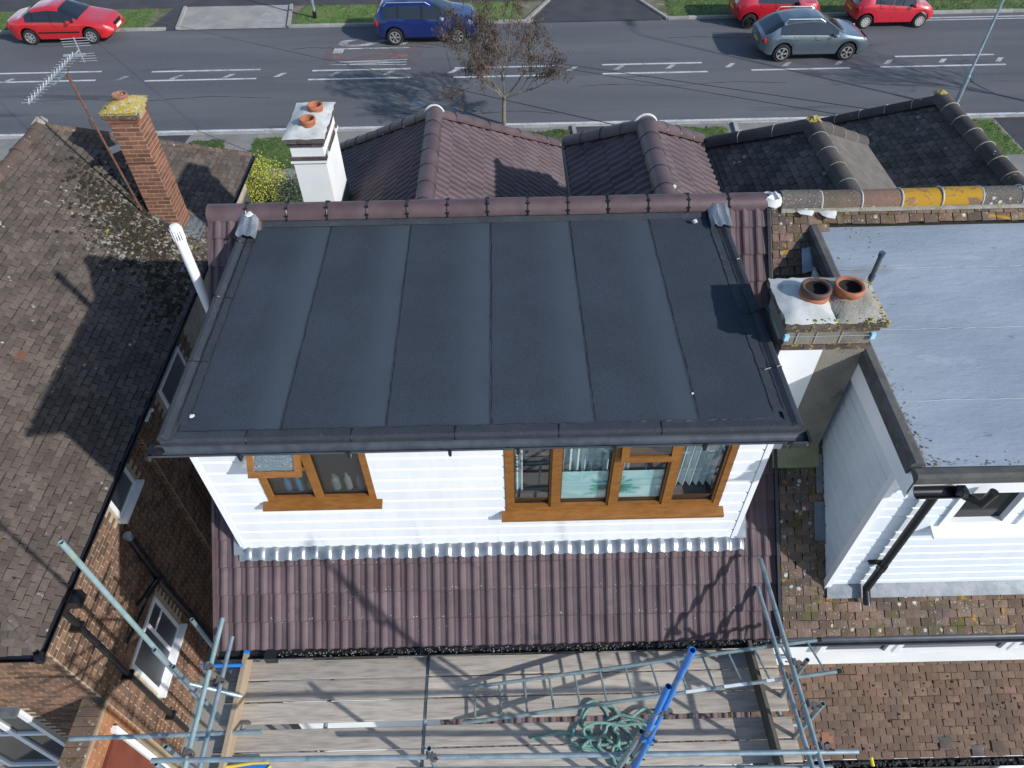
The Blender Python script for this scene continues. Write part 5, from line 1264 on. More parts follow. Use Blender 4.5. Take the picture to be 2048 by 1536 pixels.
# ================================================================== SCAFFOLD, BOARDS, LADDER, ROPE
TR = .0242; DZ = 4.75
scf = thing('scaffold', 'tube scaffold with couplers round the rear deck', 'scaffold', (0, 2.8, 0))
def tube(p, q, mt='galv', r=TR, hollow=True): return MB().tube([p, q], r, 12, True, .82 if hollow else 0).build('scaffold_tube', MT[mt], scf, True)
def coupler(c, blue=False):
    c = Vector(c); mb = MB(); mb.tube([c-Vector((0,.034,0)), c+Vector((0,.034,0))], .033, 10); mb.tube([c+Vector((.045,-.02,-.034)), c+Vector((.045,-.02,.034))], .033, 10)
    o = mb.build('coupler', MT['blue_paint'] if blue else MT['coupler'], scf)
    MB().tube([c+Vector((.03,-.03,.02)), c+Vector((.09,-.05,.05))], .008, 6).tube([c+Vector((-.05,-.0,.02)), c+Vector((-.09,.0,.03))], .009, 6).build('coupler_bolt', MT['rust'], o)
GZ, MZ = 5.75, 5.38
# end guard rails (run towards the house), right and left
tube((2.715,3.95,GZ), (2.76,1.5,GZ)); tube((2.735,3.80,MZ), (2.80,1.9,MZ))
tube((-3.09,3.40,GZ), (-3.07,1.5,GZ), 'galv_green'); tube((-3.09,3.36,MZ), (-3.085,1.5,MZ))
# front guard rails
tube((-3.4,2.03,GZ), (3.12,1.97,GZ)); tube((-1.2,2.03,MZ-.1), (3.03,1.96,MZ-.1))
# standards
for i, (x, y, zt, mt_) in enumerate(((2.90,2.82,5.76,'galv'),(2.93,2.40,5.75,'galv_green'),(2.86,2.04,5.76,'galv'),(-3.46,2.90,5.75,'galv'),(-3.31,2.15,5.75,'galv'),(-3.35,2.0,5.76,'galv'),(-.83,2.06,5.82,'galv'),(.02,3.5,4.6,'galv'),(-.5,3.5,4.6,'galv'),(-1.1,3.5,4.6,'galv'))):
    tube((x,y,0), (x,y,zt), mt_)
for (x, y, z) in ((2.76,2.80,GZ),(2.80,2.40,GZ),(2.80,2.02,GZ),(2.80,2.80,MZ),(2.82,2.42,MZ),(-3.12,2.9,GZ),(-3.12,2.9,MZ),(-3.1,2.1,GZ),(-.83,2.02,GZ),(-3.2,2.9,5.3)): coupler((x,y,z))
tube((-3.46,2.9,5.3), (-3.0,2.88,4.95), 'galv')
# tall leaning standard at the left with a sleeve
tube((-3.55,2.99,8.03), (-3.57,2.95,3.6), 'galv_green'); tube((-3.53,2.93,6.1), (-3.54,2.92,3.2), 'galv')
# transom sticking out to the left, and ledgers/transoms carrying the boards
q0 = at(140,1478,Z=4.9); q1 = at(410,1466,Z=4.9); tube(q0, (q1.x+.6, q1.y, 4.9), 'galv')
for y in (3.3, 2.55, 2.05): tube((-3.6,y,DZ-.1), (3.15,y,DZ-.1))
for x in (-3.0,-2.1,-1.02,-.1,.95,1.9,2.85): tube((x,1.7,DZ-.052), (x,3.45,DZ-.052))
tube((-3.5,3.2,5.0), (-3.05,3.2,5.0), 'blue_paint', .02)
for (px_, py_) in ((390,1215),(320,905)):
    pass
tube((-3.72,3.7,5.1), (-3.72,3.7,2.0)); tube((-3.75,4.7,4.6), (-3.75,4.7,2.0))
# blue hoist standards at the front rail
tube((1.145,1.9,8.33), (1.0,1.86,4.3), 'blue_paint'); tube((1.081,1.9,7.69), (1.03,1.85,6.95), 'blue_paint')
tube((1.07,1.88,6.98), (1.04,1.95,5.9), 'galv'); tube((1.09,2.0,6.35), (1.10,2.0,4.2), 'blue_paint')
tube((1.02,1.93,6.6), (.84,1.86,5.2), 'galv')
for c in ((1.09,1.88,7.25),(1.05,1.9,6.55),(1.06,1.95,6.28),(1.05,1.97,5.78),(.98,1.95,5.5)): coupler(c, c[2] in (6.55, 6.28))
# boards
def board(x0, x1, y, lab, z=DZ, wd=.217, th=.038, mt='timber', rz=0):
    cx = (x0+x1)/2; mb = MB(); L = (x1-x0)/2; n = 10; V = []
    r = random.Random(lab); warp = r.uniform(-.006,.006)
    for i in range(n+1):
        t = -L+2*L*i/n; dz = warp*(1-(t/L)**2); e = .008 if i in (0, n) else 0
        for (yy, zz) in ((-wd/2+.004,0),(wd/2-.004,0),(wd/2,.006),(wd/2,th-.005),(wd/2-.006,th),(-wd/2+.006,th),(-wd/2,th-.005),(-wd/2,.006)):
            V.append((t-(e if t > 0 else -e)*0, yy, zz+dz))
    F = [(i*8+k, i*8+(k+1) % 8, (i+1)*8+(k+1) % 8, (i+1)*8+k) for i in range(n) for k in range(8)]
    F = [f[::-1] for f in F]
    F += [tuple(range(8)), tuple(n*8+k for k in range(7,-1,-1))]
    mb.add(V, F); o = mb.build('scaffold_board', MT[mt], None)
    o.location = (cx, y, z-th); o.rotation_euler = (0, 0, rz)
    tag(o, lab, 'board', 'scaffold boards of the deck')
    b = MB()
    for s in (-1, 1): b.box((s*L-.004 if s > 0 else -L-.004, -wd/2-.003, .004), (s*L+.004 if s > 0 else -L+.004, wd/2+.003, th+.003)) if False else None
    return o
ys = [3.235, 3.0, 2.765, 2.485, 2.25, 2.015]; od = ['first', 'second', 'third', 'fourth', 'fifth', 'sixth']
for i, y in enumerate(ys):
    board(-3.25, -1.04, y, 'weathered %s board from the gutter in the left bay' % od[i], rz=R(.15)); board(-1.0, 2.95, y+.012, 'weathered %s board from the gutter in the right bay' % od[i], rz=R(.1))
    MB()
board(-3.15, -.2, 3.50, 'loose weathered board under the gutter at the left', DZ-.06); board(-.1, 3.2, 3.52, 'loose weathered board under the gutter at the right', DZ-.07)
def toe(p, q, mt, lab, h=.225, t=.04):
    p, q = Vector(p), Vector(q); o = MB().bar(p+Vector((0,0,h/2)), q+Vector((0,0,h/2)), t, h).build('toe_board', MT[mt], None); tag(o, lab, 'board'); return o
lt_ = toe((-3.06,3.42,DZ+.004), (-3.04,1.75,DZ+.004), 'timber_pale', 'pale toe board on edge with blue painted end, left end of deck', .2, .05)
MB().bar(Vector((-3.06,3.425,DZ+.105)), Vector((-3.06,3.35,DZ+.105)), .054, .205).build('painted_end', MT['blue_paint'], lt_)
toe((2.63,3.36,DZ+.004), (2.67,1.75,DZ+.004), 'timber_dark', 'dark toe board on edge at the right end of the deck')
# ladder lying across the deck, its right end up on the rails
def ladder():
    a0, a1 = at(925,1377,Z=4.80), at(925,1446,Z=4.80); b0, b1 = at(1640,1279,Z=5.42), at(1680,1342,Z=5.42)
    o = thing('ladder', 'grey-green aluminium ladder lying across the scaffold deck', 'ladder', tuple((a0+a1)/2))
    for (p, q) in ((a0, b0), (a1, b1)):
        s = MB().tube([p, q], .021, 8).build('stile', MT['ladder'], o)
        MB().tube([q-(q-p).normalized()*.03, q+(q-p).normalized()*.012], .026, 8).build('end_cap', MT['black_plastic'], s)
    for i in range(14):
        t = .035+i*.0715; MB().tube([a0.lerp(b0, t), a1.lerp(b1, t)], .0125, 6).build('rung', MT['ladder'], o)
    for (t0, t1) in ((.60,.665),(.70,.76),(.81,.86)):
        p, q = a1.lerp(b1, t0), a1.lerp(b1, t1); MB().bar(p+Vector((0,-.004,.02)), q+Vector((0,-.004,.02)), .03, .006).build('sticker', MT['white_upvc'], o)
ladder()
# rope
def rope():
    r = random.Random(4); P = [(1035,1470),(1062,1477),(1090,1472),(1120,1466),(1148,1470),(1172,1480),(1200,1505)]
    zs = [.015]*len(P)
    loops = [(1190,1462,42,50,2.6),(1228,1462,58,46,.6),(1262,1468,44,52,.3),(1222,1492,48,34,1.1),(1258,1490,40,40,2.0),(1232,1478,66,28,.9)]
    for k, (cx, cy, a, b, ph) in enumerate(loops):
        for i in range(17):
            t = ph+2*math.pi*i/16*(1 if k % 2 else -1)
            q_ = 1+.22*math.sin(3*t+k*1.9)+.12*math.sin(2*t+k); P.append((cx+a*q_*math.cos(t)+r.uniform(-5,5), cy+b*q_*math.sin(t)+r.uniform(-4,4))); zs.append(.02+.011*(k % 6)+.012*math.sin(i*1.3+k))
    pts = [at(px, py, Z=DZ+.0)+Vector((0,0,z)) for (px, py), z in zip(P, zs)]
    # Catmull-Rom resample
    out = []
    for i in range(1, len(pts)-2):
        a, b, c, d = pts[i-1], pts[i], pts[i+1], pts[i+2]
        for s in range(7):
            t = s/7; out.append(.5*((2*b)+(c-a)*t+(2*a-5*b+4*c-d)*t*t+(3*b-a-3*c+d)*t**3))
    # three-strand lay
    mb = MB(); tot = 0; acc = [0]
    for i in range(1, len(out)): tot += (out[i]-out[i-1]).length; acc.append(tot)
    fine = []; n = int(tot/.012)
    idx = 0
    for k in range(n):
        s = tot*k/n
        while idx < len(acc)-2 and acc[idx+1] < s: idx += 1
        f = (s-acc[idx])/max(1e-6, acc[idx+1]-acc[idx]); fine.append((out[idx].lerp(out[idx+1], f), s))
    for st in range(3):
        pp = []
        for k, (p, s) in enumerate(fine):
            q = fine[min(k+1, n-1)][0]-fine[max(k-1, 0)][0]; q = q.normalized() if q.length > 1e-7 else Vector((1,0,0))
            sd = q.cross(Vector((0,0,1))); sd = sd.normalized() if sd.length > 1e-5 else Vector((1,0,0)); up = sd.cross(q)
            a = s/.06*2*math.pi+st*2.094; pp.append(p+(sd*math.cos(a)+up*math.sin(a))*.0088)
        mb.tube(pp, .0096, 6)
    o = mb.build('rope', MT['rope'], None, True); tag(o, 'coil of green twisted rope heaped on the scaffold boards', 'rope')
rope()
# blue and yellow plastic board at the bottom edge of the picture
pbd = thing('plastic_board', 'blue board with yellow rounded rim at the bottom left of the deck', 'board', (-2.95, 2.05, DZ))
z = 4.86; out = [(-3.35,2.16),(-2.75,2.235),(-2.6,2.235),(-2.57,2.2),(-2.62,2.14),(-2.8,2.08),(-3.35,1.95)]
MB().prism([(x,y,z-.03) for x, y in out], (0,0,.03)).build('panel', MT['blue_paint'], pbd)
MB().tube([(x,y,z) for x, y in out[:6]], .016, 8).build('rim', mat('yellow_plastic', (.62,.42,.04), None, 1, .4), pbd)
# small yellow end-caps below the deck are part of the scaffold
for (px_, py_) in ((1458,1418),(1742,1515)):
    q = at(px_, py_, Z=DZ-.1); MB().tube([q, q+Vector((.0,-.08,-.02))], .02, 8).build('end_cap', mat('yellow_cap', (.6,.5,.03), None, 1, .5), scf)

# ================================================================== TV AERIAL on the brick chimney
ta = thing('tv_aerial', 'old TV aerial on a rusty mast lashed to the brick chimney', 'aerial', (-6.40, 10.9, 6.2))
m0, m1 = Vector((-6.36,10.88,5.85)), at(133,147,Y=10.86)
MB().tube([m0, m1], .019, 8).build('mast', MT['rust'], ta)
MB().bar(Vector((-6.47,10.9,6.95)), Vector((-6.27,10.97,7.0)), .03, .1).build('bracket', MT['lead_old'], ta)
MB().bar(Vector((-6.3,10.93,6.72)), Vector((-5.8,10.93,6.72)), .012, .02).build('lashing', MT['rust'], ta)
bz = m1.z+.12; b0 = at(57,208,Z=bz); b1 = at(158,100,Z=bz)
MB().tube([b0, b1], .011, 6).build('boom', MT['alu'], ta)
ax = (b1-b0).normalized(); pr = Vector((ax.y, -ax.x, 0)) if abs(ax.y) > .1 else Vector((1,0,0))
pr = Vector((.97, .1, 0)).normalized()
for i in range(17):
    c = b0.lerp(b1, .01+i*.053); L = .095+.002*i
    MB().tube([c-pr*L+Vector((0,0,.012)), c+pr*L+Vector((0,0,.012))], .0055, 5).build('director', MT['alu'], ta)
    MB().tube([c+Vector((0,0,.008)), c+ax*.05+Vector((0,0,.05)), c+ax*.035+pr*.03+Vector((0,0,.01))], .009, 5).build('director_loop', MT['alu'], ta)
c = b0.lerp(b1, .9); MB().bar(c-pr*.16, c+pr*.16, .05, .02).build('dipole', MT['alu'], ta)
for s, h in ((1, .17), (-1, -.17)):
    for k in range(4): e = b1+Vector((0,0,h*(.35+.22*k))); MB().tube([e-pr*.2, e+pr*.2], .006, 5).build('reflector', MT['alu'], ta)
    MB().tube([b1, b1+Vector((0,0,h*1.1))], .01, 5).build('reflector_arm', MT['alu'], ta)
MB().tube([m1, m1+Vector((-.1,-.02,-.05)), b0.lerp(b1,.42)+Vector((0,0,-.08)), b0.lerp(b1,.36)], .011, 6).build('cranked_arm', MT['galv'], ta)
MB().tube([m1+Vector((.02,0,0)), m1+Vector((.05,.05,.1)), b0.lerp(b1,.78)], .006, 5).tube([m1.lerp(m0,.3)+Vector((-.05,0,0)), m1.lerp(m0,.42)+Vector((-.07,0,0)), m1.lerp(m0,.5)], .005, 5).build('cable', MT['black_plastic'], ta)

# ================================================================== CARS
def car_paint(name, c): return mat(name, c, None, 1, .35, coat=1.0, local=True, spec=.5)
def interp(keys, x):
    if x <= keys[0][0]: return keys[0][1]
    for (a, va), (b, vb) in zip(keys[:-1], keys[1:]):
        if x <= b:
            t = (x-a)/(b-a); return va+(vb-va)*t
    return keys[-1][1]
def smoothk(keys, x, h=.05): return sum(interp(keys, x+d*h) for d in (-1.5,-.75,0,.75,1.5))/5
def car(lab, group, pos, paint, S):
    """S: L, W, wheelbase, wheel radius, axle offset, top profile, belt profile, window x-ranges. x forward."""
    o = thing('parked_car' if S['parked'] else 'car', lab, 'car', pos, group, world=False)
    L, W, r = S['L'], S['W'], S['r']; xr, xf = S['xr'], S['xf']; hw0 = W/2
    st = sorted({round(-L/2+L*i/72, 4) for i in range(73)} | {round(xw+d*(r+.05), 4) for xw in (xr, xf) for d in (-1,-.92,-.7,-.4,0,.4,.7,.92,1)})
    rows = []
    for x in st:
        zt, zb = smoothk(S['top'], x), smoothk(S['belt'], x); e = min(x+L/2, L/2-x)
        ta_ = max(0, 1-e/.55); hw = hw0*(1-.26*ta_**2.2)
        zl = S['sill']+.16*max(0, 1-e/.3)
        for xw in (xr, xf):
            dd = abs(x-xw); Rr = r+.055
            if dd <= Rr+1e-6: zl = max(zl, r+math.sqrt(max(0, Rr*Rr-dd*dd)))
        zl = min(zl, zb-.1); h = max(zt-zb, .02); cab = min(1, h/.3)
        y4 = hw*.955-.30*h*cab-.02; z4 = zb+h*(.80*cab+.6*(1-cab)); y5 = y4-.10-.12*(1-cab); z5 = zb+h*(.95)
        rows.append([(hw*.86, zl-.0), (hw*.975, zl+.03), (hw*1.0, zl+(zb-zl)*.55), (hw*.985, zl+(zb-zl)*.86), (hw*.955, zb), (max(y4, .1), z4), (max(y5, .08), z5), (max(y5*.55, .05), zt-.004), (0, zt)])
    nj = len(rows[0]); parts = {}
    def put(k, q): parts.setdefault(k, MB()).poly(q)
    for i in range(len(st)-1):
        x0, x1 = st[i], st[i+1]; xm = (x0+x1)/2
        for j in range(nj-1):
            for s in (1, -1):
                q = [(x0, s*rows[i][j][0], rows[i][j][1]), (x0, s*rows[i][j+1][0], rows[i][j+1][1]), (x1, s*rows[i+1][j+1][0], rows[i+1][j+1][1]), (x1, s*rows[i+1][j][0], rows[i+1][j][1])]
                if s < 0: q = q[::-1]
                k = 'body'
                if j == 4 and S['side'][0] < xm < S['side'][1]:
                    k = 'side_window'
                    if any(abs(xm-p) < .045 for p in S['pillars']): k = 'pillar'
                elif j >= 5 and S['screen'][0] < xm < S['screen'][1]: k = 'windscreen'
                elif j >= 5 and S['rear'][0] < xm < S['rear'][1]: k = 'rear_window'
                elif j == 0: k = 'sill_trim'
                put((k, s) if k == 'side_window' else k, q)
    for i, x in ((0, st[0]), (len(st)-1, st[-1])):
        for j in range(nj-1):
            q = [(x, rows[i][j][0], rows[i][j][1]), (x, rows[i][j+1][0], rows[i][j+1][1]), (x, -rows[i][j+1][0], rows[i][j+1][1]), (x, -rows[i][j][0], rows[i][j][1])]
            put('body', q if i == 0 else q[::-1])
    for k, mb in parts.items():
        k = k[0] if isinstance(k, tuple) else k
        me = mb.mesh(k, paint if k == 'body' else MT['car_glass'] if 'wind' in k else MT['black_plastic'])
        import bmesh
        bm = bmesh.new(); bm.from_mesh(me); bmesh.ops.remove_doubles(bm, verts=bm.verts, dist=.0005); bmesh.ops.recalc_face_normals(bm, faces=bm.faces); bm.to_mesh(me); bm.free()
        me.polygons.foreach_set('use_smooth', [True]*len(me.polygons)); me.update()
        try: me.set_sharp_from_angle(angle=R(35))
        except Exception: pass
        link(k, me, o)
    MB().box((-L/2+.35,-hw0*.82,.2),(L/2-.35,hw0*.82,.45)).build('underbody', MT['black_plastic'], o)
    # wheels
    for xw in (xr, xf):
        for s in (1, -1):
            wy = s*(hw0-.02); tw = .2
            t = MB().lathe([(r*.62,-tw/2),(r*.93,-tw/2),(r,-tw/2+.03),(r,tw/2-.03),(r*.93,tw/2),(r*.62,tw/2)], (0,0,0), 28, 'y'); t.v = [(x+xw, y+wy-s*tw/2, z+r) for x, y, z in t.v]
            wo = t.build('wheel', MT['black_rubber'], o, True)
            rim = MB(); rim.lathe([(r*.66,-.0),(r*.66,.02),(r*.60,.022),(r*.58,-.04)], (0,0,0), 28, 'y')
            for k in range(S['spokes']):
                a = 2*math.pi*k/S['spokes']
                for da in ((-.13,.13) if S['twin'] else (0,)):
                    d = Vector((math.cos(a+da*.3),0,math.sin(a+da*.3))); d2 = Vector((math.cos(a+da),0,math.sin(a+da))); n_ = Vector((-d.z,0,d.x)); rim.obox((d2*r*.6+d*r*.08)/2, (d2*r*.6-d*r*.08)/2, (0,.008,0), n_*(r*.05 if S['twin'] else r*.085))
            rim.lathe([(0,.02),(r*.14,.02),(r*.14,-.01)], (0,0,0), 12, 'y')
            rim.v = [(x+xw, wy+(-.012 if s < 0 else -.0)+ (y if s > 0 else -y), z+r) for x, y, z in rim.v]; rim.build('rim', S['rim'], wo)
            dk = MB().lathe([(0,0),(r*.6,0)], (0,0,0), 20, 'y'); dk.v = [(x+xw, wy-s*.05, z+r) for x, y, z in dk.v]; dk.build('brake_well', MT['dark_void'], wo)
    # lights, plates, mirrors, handles, seams
    zb_f, zb_r = smoothk(S['belt'], L/2-.35), smoothk(S['belt'], -L/2+.2)
    lens = mat('headlight_lens', (.75,.78,.8), None, 1, .08); red = mat('tail_light', (.3,.01,.012), None, 1, .15)
    for s in (1, -1):
        MB().blob((L/2-.28, s*hw0*.76, zb_f-.10), .13, 1, 10, .55).build('headlight', lens, o, True)
        MB().blob((-L/2+.13, s*hw0*.80, zb_r-.12), .12, 2, 10, .8).build('tail_light', red, o, True)
        mx = S['screen'][0]+.38; MB().blob((mx, s*(hw0+.07), smoothk(S['belt'], mx)+.06), .1, 3, 8, .7).build('mirror', S.get('mirror', paint), o, True)
        for p in S['seams']:
            zb = smoothk(S['belt'], p); MB().box((p-.004, s*hw0*.985-.006, .35), (p+.004, s*hw0*.985+.012, zb-.02)).build('door_seam', MT['black_plastic'], o)
            MB().box((p+.06, s*hw0-.01, zb-.16), (p+.22, s*hw0+.02, zb-.13)).build('door_handle', S.get('handle', paint), o)
        if S.get('strip'): MB().box((xr+.45, s*hw0-.01, .5), (xf-.42, s*hw0+.012, .55)).build('side_strip', MT['black_plastic'], o)
        if S.get('rails'):
            a, b = S['rails']; zr = smoothk(S['top'], (a+b)/2); yr = hw0*.955-.3*(zr-smoothk(S['belt'], 0))-.06
            MB().tube([(a,s*yr,smoothk(S['top'],a)-.06),(a+.15,s*yr,zr+.01),(b-.2,s*yr,zr+.0),(b,s*yr,smoothk(S['top'],b)-.06)], .018, 6).build('roof_rail', MT['alu'], o)
        if S.get('chrome'):
            a, b = S['side']; MB().tube([(x, s*(hw0*.955+.012)*1.0, smoothk(S['belt'], x)+.005) for x in np.linspace(a, b, 8)], .012, 5).build('chrome_trim', MT['alu'], o)
        if S.get('arch'):
            for xw in (xr, xf):
                MB().tube([(xw+(r+.07)*math.cos(R(a)), s*(hw0*.985), r+(r+.07)*math.sin(R(a))) for a in range(0, 181, 15)], .035, 5).build('arch_trim', S['arch'], o)
    MB().box((-L/2-.012,-.26,zb_r-.35),(-L/2+.02,.26,zb_r-.24)).build('number_plate', mat('yellow_plate', (.55,.36,.02), None, 1, .5), o)
    MB().box((L/2-.02,-.26,.45),(L/2+.012,.26,.56)).build('number_plate', MT['white_upvc'], o)
    MB().box((L/2-.03,-.32,.6),(L/2+.006,.32,.72)).build('grille', MT['black_plastic'], o)
    return o
silver = MT['alu']; dark_rim = mat('dark_alloy', (.03,.03,.03), None, 1, .4, metal=.4)
RED = car_paint('bright_red_car_paint', (.46,.012,.016)); RED2 = car_paint('deep_red_car_paint', (.42,.010,.022)); RED3 = car_paint('cherry_red_car_paint', (.48,.012,.03)); BLUE = car_paint('royal_blue_car_paint', (.003,.015,.105)); GREY = car_paint('steel_grey_car_paint', (.12,.16,.19))
for p_ in (GREY,): p_.node_tree.nodes['Principled BSDF'].inputs['Metallic'].default_value = .6
def wheelmid(px0, py0, px1, py1): return at(px0, py0, Z=0), at(px1, py1, Z=0)
saloon = dict(parked=True, L=4.47, W=1.77, r=.32, xr=-1.36, xf=1.28, sill=.22, top=[(-2.24,.88),(-2.15,1.0),(-1.62,1.07),(-1.0,1.37),(-.3,1.45),(.15,1.42),(.95,1.02),(1.2,.95),(1.9,.82),(2.2,.66),(2.24,.5)],
    belt=[(-2.24,.84),(-1.6,.95),(0,.92),(1.1,.86),(1.9,.74),(2.24,.48)], side=(-1.28,.72), pillars=(-.22,-.95), screen=(.18,.95), rear=(-1.62,-1.0), seams=(-1.05,-.2), spokes=7, twin=False, rim=silver, strip=True)
suvb = dict(parked=True, L=4.34, W=1.82, r=.35, xr=-1.33, xf=1.34, sill=.3, top=[(-2.17,.95),(-2.08,1.2),(-1.8,1.55),(-1.2,1.63),(-.1,1.63),(.25,1.58),(1.1,1.14),(1.25,1.1),(1.9,1.0),(2.12,.85),(2.17,.6)],
    belt=[(-2.17,.95),(-1.5,1.08),(0,1.05),(1.1,1.02),(1.9,.92),(2.17,.6)], side=(-1.72,.85), pillars=(-1.12,-.12), screen=(.34,1.08), rear=(-2.1,-1.86), seams=(-.95,-.1), spokes=6, twin=True, rim=silver, rails=(-1.7,.25), mirror=silver)
suvg = dict(parked=False, L=4.39, W=1.83, r=.345, xr=-1.3, xf=1.3, sill=.27, top=[(-2.19,.88),(-2.08,1.04),(-1.5,1.40),(-1.05,1.52),(-.3,1.58),(.15,1.54),(1.02,1.08),(1.2,1.02),(1.85,.9),(2.1,.76),(2.19,.52)],
    belt=[(-2.19,.92),(-1.5,1.03),(0,1.0),(1.0,.97),(1.9,.86),(2.19,.55)], side=(-1.5,.82), pillars=(-1.05,-.15), screen=(.24,1.02), rear=(-2.06,-1.42), seams=(-.95,-.1), spokes=5, twin=True, rim=silver, rails=(-1.4,.2), chrome=True)
hatch = dict(parked=True, L=3.45, W=1.62, r=.29, xr=-1.2, xf=1.14, sill=.24, top=[(-1.72,.8),(-1.66,1.05),(-1.35,1.4),(-.8,1.46),(0,1.46),(.25,1.42),(.95,1.02),(1.1,.96),(1.5,.86),(1.68,.72),(1.72,.5)],
    belt=[(-1.72,.9),(-1.2,1.02),(0,.93),(.9,.88),(1.5,.78),(1.72,.5)], side=(-1.0,.78), pillars=(-.2,), screen=(.28,.95), rear=(-1.66,-1.36), seams=(-.75,-.15), spokes=10, twin=False, rim=mat('pale_wheel_trim', (.45,.44,.42), None, 1, .5))
boxy = dict(parked=True, L=3.7, W=1.69, r=.31, xr=-1.2, xf=1.24, sill=.3, top=[(-1.85,.85),(-1.8,1.1),(-1.55,1.5),(-1.0,1.57),(0,1.58),(.3,1.54),(.9,1.12),(1.1,1.06),(1.65,1.0),(1.82,.85),(1.85,.55)],
    belt=[(-1.85,.95),(-1.2,1.05),(0,1.0),(.9,.98),(1.65,.9),(1.85,.55)], side=(-1.0,.75), pillars=(-.25,), screen=(.34,.92), rear=(-1.82,-1.55), seams=(-.85,-.2), spokes=6, twin=False, rim=dark_rim, mirror=MT['black_plastic'])
def place(S, px0, px1, py0, py1, yoff=0):
    a, b = at(px0, py0, Z=0), at(px1, py1, Z=0); return ((a.x+b.x)/2-(S['xr']+S['xf'])/2, (a.y+b.y)/2+S['W']/2+yoff, .0)
car('red saloon car with silver wheels parked at the left kerb', 'parked cars', place(saloon, 65, 192, 91, 89), RED, saloon)
car('blue estate-style car with roof rails parked behind the bare tree', 'parked cars', place(suvb, 795, 914, 91, 90), BLUE, suvb)
car('steel grey car with chrome window trim driving along the road', None, place(suvg, 1561, 1686, 126, 121), GREY, suvg)
bp = place(boxy, 1492, 1620, 60, 55); car('boxy red car with black wheels, parked behind the grey car', 'parked cars', (bp[0]-.1, bp[1], 0), RED2, boxy)
car('small red hatchback with pale wheel trims, rightmost parked car', 'parked cars', place(hatch, 1726, 1834, 59, 56), RED3, hatch)

# ================================================================== LAMP POSTS, TREES, SHRUBS, CABLES
def lamp(base, lab, dark=None, h=7.5, lean=(0,0)):
    o = thing('lamp_post', lab, 'lamp post', base); b = Vector(base); t = b+Vector((lean[0], lean[1], h))
    MB().tube([b, b.lerp(t, .16)], .075, 12).build('lower_column', dark or MT['galv'], o, True)
    MB().tube([b.lerp(t, .16), b.lerp(t, .17), t], [.075,.05,.038], 12).build('column', MT['galv'], o, True)
    MB().tube([t, t+Vector((0,.3,.15)), t+Vector((0,.9,.2))], .03, 8).build('bracket_arm', MT['galv'], o, True)
    MB().obox(t+Vector((0,1.15,.2)), (.11,0,0), (0,.28,0), (0,0,.06)).build('lantern', MT['galv'], o)
lamp((16.5,25.2,0), 'galvanised lamp post at the right edge beside the near kerb')
lb = at(631, 38, Z=0); lamp(tuple(lb), 'grey lamp post with black foot on the far verge')
MB().tube([lb+Vector((0,0,-.02)), lb+Vector((0,0,.35))], .085, 12).build('foot', MT['black_plastic'], bpy.data.objects['lamp_post.001'])

BARK = mat('grey_bark', (.13,.115,.09), (.2,.185,.15), 9, .9, 0, (), (40,.8,.02)); TWIG = mat('brown_twig', (.09,.072,.06), (.14,.115,.095), 9, .9)
KEYS = mat('dead_brown_leaf', (.075,.05,.038), (.11,.075,.055), 3, .9, .4)
def tree(base, lab, H, spread, nleaf, seed, fork=1.05, lean=0):
    rr = random.Random(seed); o = thing('street_tree', lab, 'tree', base, 'street trees'); b = Vector(base)
    trunk = MB(); br = MB(); tw = MB(); lf = MB(); tips = []
    F = b+Vector((.03, 0, fork)); trunk.tube([b-Vector((0,0,.05)), b+Vector((.0,.01,fork*.5)), F], [.085,.07,.07], 10)
    trunk.build('trunk', BARK, o, True)
    def grow(p, d, L, r, depth):
        pts = [p]; q = p; dd = d.normalized()
        n = 4
        for i in range(n):
            dd = (dd+Vector((rr.gauss(0,.16), rr.gauss(0,.16), rr.gauss(.05,.1)))).normalized(); q = q+dd*(L/n); pts.append(q)
        (br if depth < 2 else tw).tube(pts, [r*(1-.5*i/n) for i in range(n+1)], 6 if depth < 2 else 4)
        if depth >= 2: tips.extend(pts[2:])
        if depth < 4:
            k = rr.choice((3,3,4)) if depth < 3 else 3
            for i in range(k):
                a = rr.uniform(.3, .75); ax = Vector((rr.gauss(0,1), rr.gauss(0,1), rr.gauss(0,.6))).normalized()
                nd = (dd*math.cos(a)+ax*math.sin(a)+Vector((0,0,.05))).normalized(); s = pts[rr.choice((2,3,4))]
                grow(s, nd, L*rr.uniform(.62,.82), r*.55, depth+1)
    for k in range(7):
        a = 2*math.pi*k/7+rr.uniform(-.3,.3); out = rr.uniform(.35, .95) if k else .1
        grow(F-Vector((0,0,rr.uniform(0,.12))), Vector((math.cos(a)*out*spread, math.sin(a)*out*spread, 1)), H*.30*rr.uniform(.85,1.15), .034, 0)
    br.build('branch', BARK, o, True); tw.build('twig', TWIG, o, False, 'stuff')
    for _ in range(nleaf):
        t = rr.choice(tips)+Vector((rr.gauss(0,.05), rr.gauss(0,.05), rr.gauss(0,.03)))
        for _ in range(rr.choice((3,4,5))):
            L = rr.uniform(.05,.12); a = rr.uniform(0, 6.28); w_ = .014; s = t+Vector((rr.gauss(0,.04), rr.gauss(0,.04), rr.gauss(0,.03)))
            e = s+Vector((rr.gauss(0,.03), rr.gauss(0,.03), -L)); n_ = Vector((math.cos(a), math.sin(a), 0))*w_
            lf.add([s, s.lerp(e,.5)+n_, e, s.lerp(e,.5)-n_], [(0,1,2,3)])
    lf.build('crown', KEYS, o, False, 'stuff')
tree((-.04,24.72,0), 'bare street tree with hanging brown dead leaves by the near kerb', 4.6, 1.75, 2600, 11)
tree((20.3,25.0,0), 'bare street tree beyond the right edge whose shadow falls on the road', 5.6, 1.0, 250, 5, 1.4)
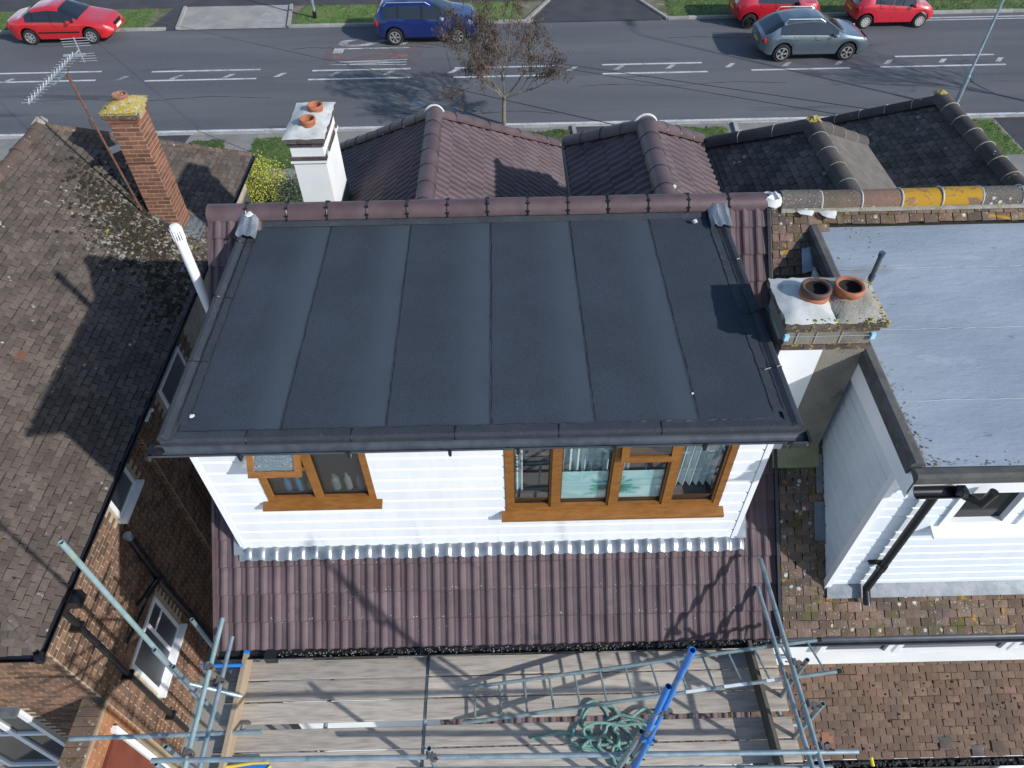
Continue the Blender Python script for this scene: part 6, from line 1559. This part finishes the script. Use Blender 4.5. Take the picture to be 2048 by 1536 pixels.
def shrub(c, rad, lab, mt, n, seed, cluster=.16):
    rr = random.Random(seed); o = thing('shrub', lab, 'shrub', (c[0], c[1], 0)); c = Vector(c); mb = MB(); st = MB()
    hubs = []
    for _ in range(60):
        d = Vector((rr.gauss(0,1), rr.gauss(0,1), rr.gauss(.3,1))).normalized(); p = Vector((d.x*rad[0], d.y*rad[1], d.z*rad[2]))*rr.uniform(.72,1.05); hubs.append(c+p)
    for h in hubs[:24]: st.tube([Vector((c.x+rr.gauss(0,.08), c.y+rr.gauss(0,.08), .02)), c.lerp(h,.5)+Vector((0,0,-.1)), h], [.018,.01,.004], 5)
    st.build('stem', TWIG, o)
    for _ in range(n):
        h = rr.choice(hubs); p = h+Vector((rr.gauss(0,cluster), rr.gauss(0,cluster), rr.gauss(0,cluster)))
        a = Vector((rr.gauss(0,1), rr.gauss(0,1), rr.gauss(.3,.7))).normalized(); b = a.orthogonal().normalized(); L = rr.uniform(.03,.06); w_ = L*.45
        mb.add([p, p+a*L*.5+b*w_, p+a*L, p+a*L*.5-b*w_], [(0,1,2,3)])
    mb.build('foliage', mt, o, False, 'stuff')
YEL = mat('golden_variegated_leaf', (.36,.34,.03), (.2,.24,.03), 9, .6, .4); DGR = mat('dark_evergreen_leaf', (.03,.06,.03), (.06,.09,.045), 9, .6, .4)
bc = at(520, 378, Z=1.0); shrub((bc.x, bc.y, .85), (.85,.75,.85), 'golden yellow variegated shrub between the left house and white chimney', YEL, 9000, 3)
bc2 = at(582, 400, Z=.8); shrub((bc2.x+.1, bc2.y-.1, .65), (.75,.65,.65), 'dark green shrub beside the golden shrub', DGR, 6500, 4)
bc3 = at(470, 400, Z=.5); shrub((bc3.x, bc3.y, .4), (.35,.4,.35), 'low green shrub under the gutter of the brick house', DGR, 2000, 5)
MB_wall = MB().box((-8.6,20.1,0),(-5.6,20.35,.5)); gw = MB_wall.build('garden_wall', MT['brick_red'], None); tag(gw, 'low red brick garden wall behind the shrubs', 'wall')
def cable(p, q, sag, lab, r=.011):
    p, q = Vector(p), Vector(q); pts = [p.lerp(q, i/20)-Vector((0,0,sag*4*(i/20)*(1-i/20))) for i in range(21)]
    o = MB().tube(pts, r, 5).build('overhead_cable', MT['black_plastic'], None); tag(o, lab, 'cable', 'overhead cables')
cable(at(200,17,Y=33), at(1250,254,Y=13.2), .0, 'thin overhead cable crossing the road above the white chimney', .009)
cable(at(-80,72,Y=31), at(500,303,Y=15), .0, 'thin overhead cable above the brick chimney', .009)
cable(at(780,77,Y=32), at(1790,226,Y=14.5), .0, 'upper thin overhead cable in front of the bare tree', .008)
cable(at(900,98,Y=31), at(1720,236,Y=14.0), .0, 'lower thin overhead cable in front of the bare tree', .008)
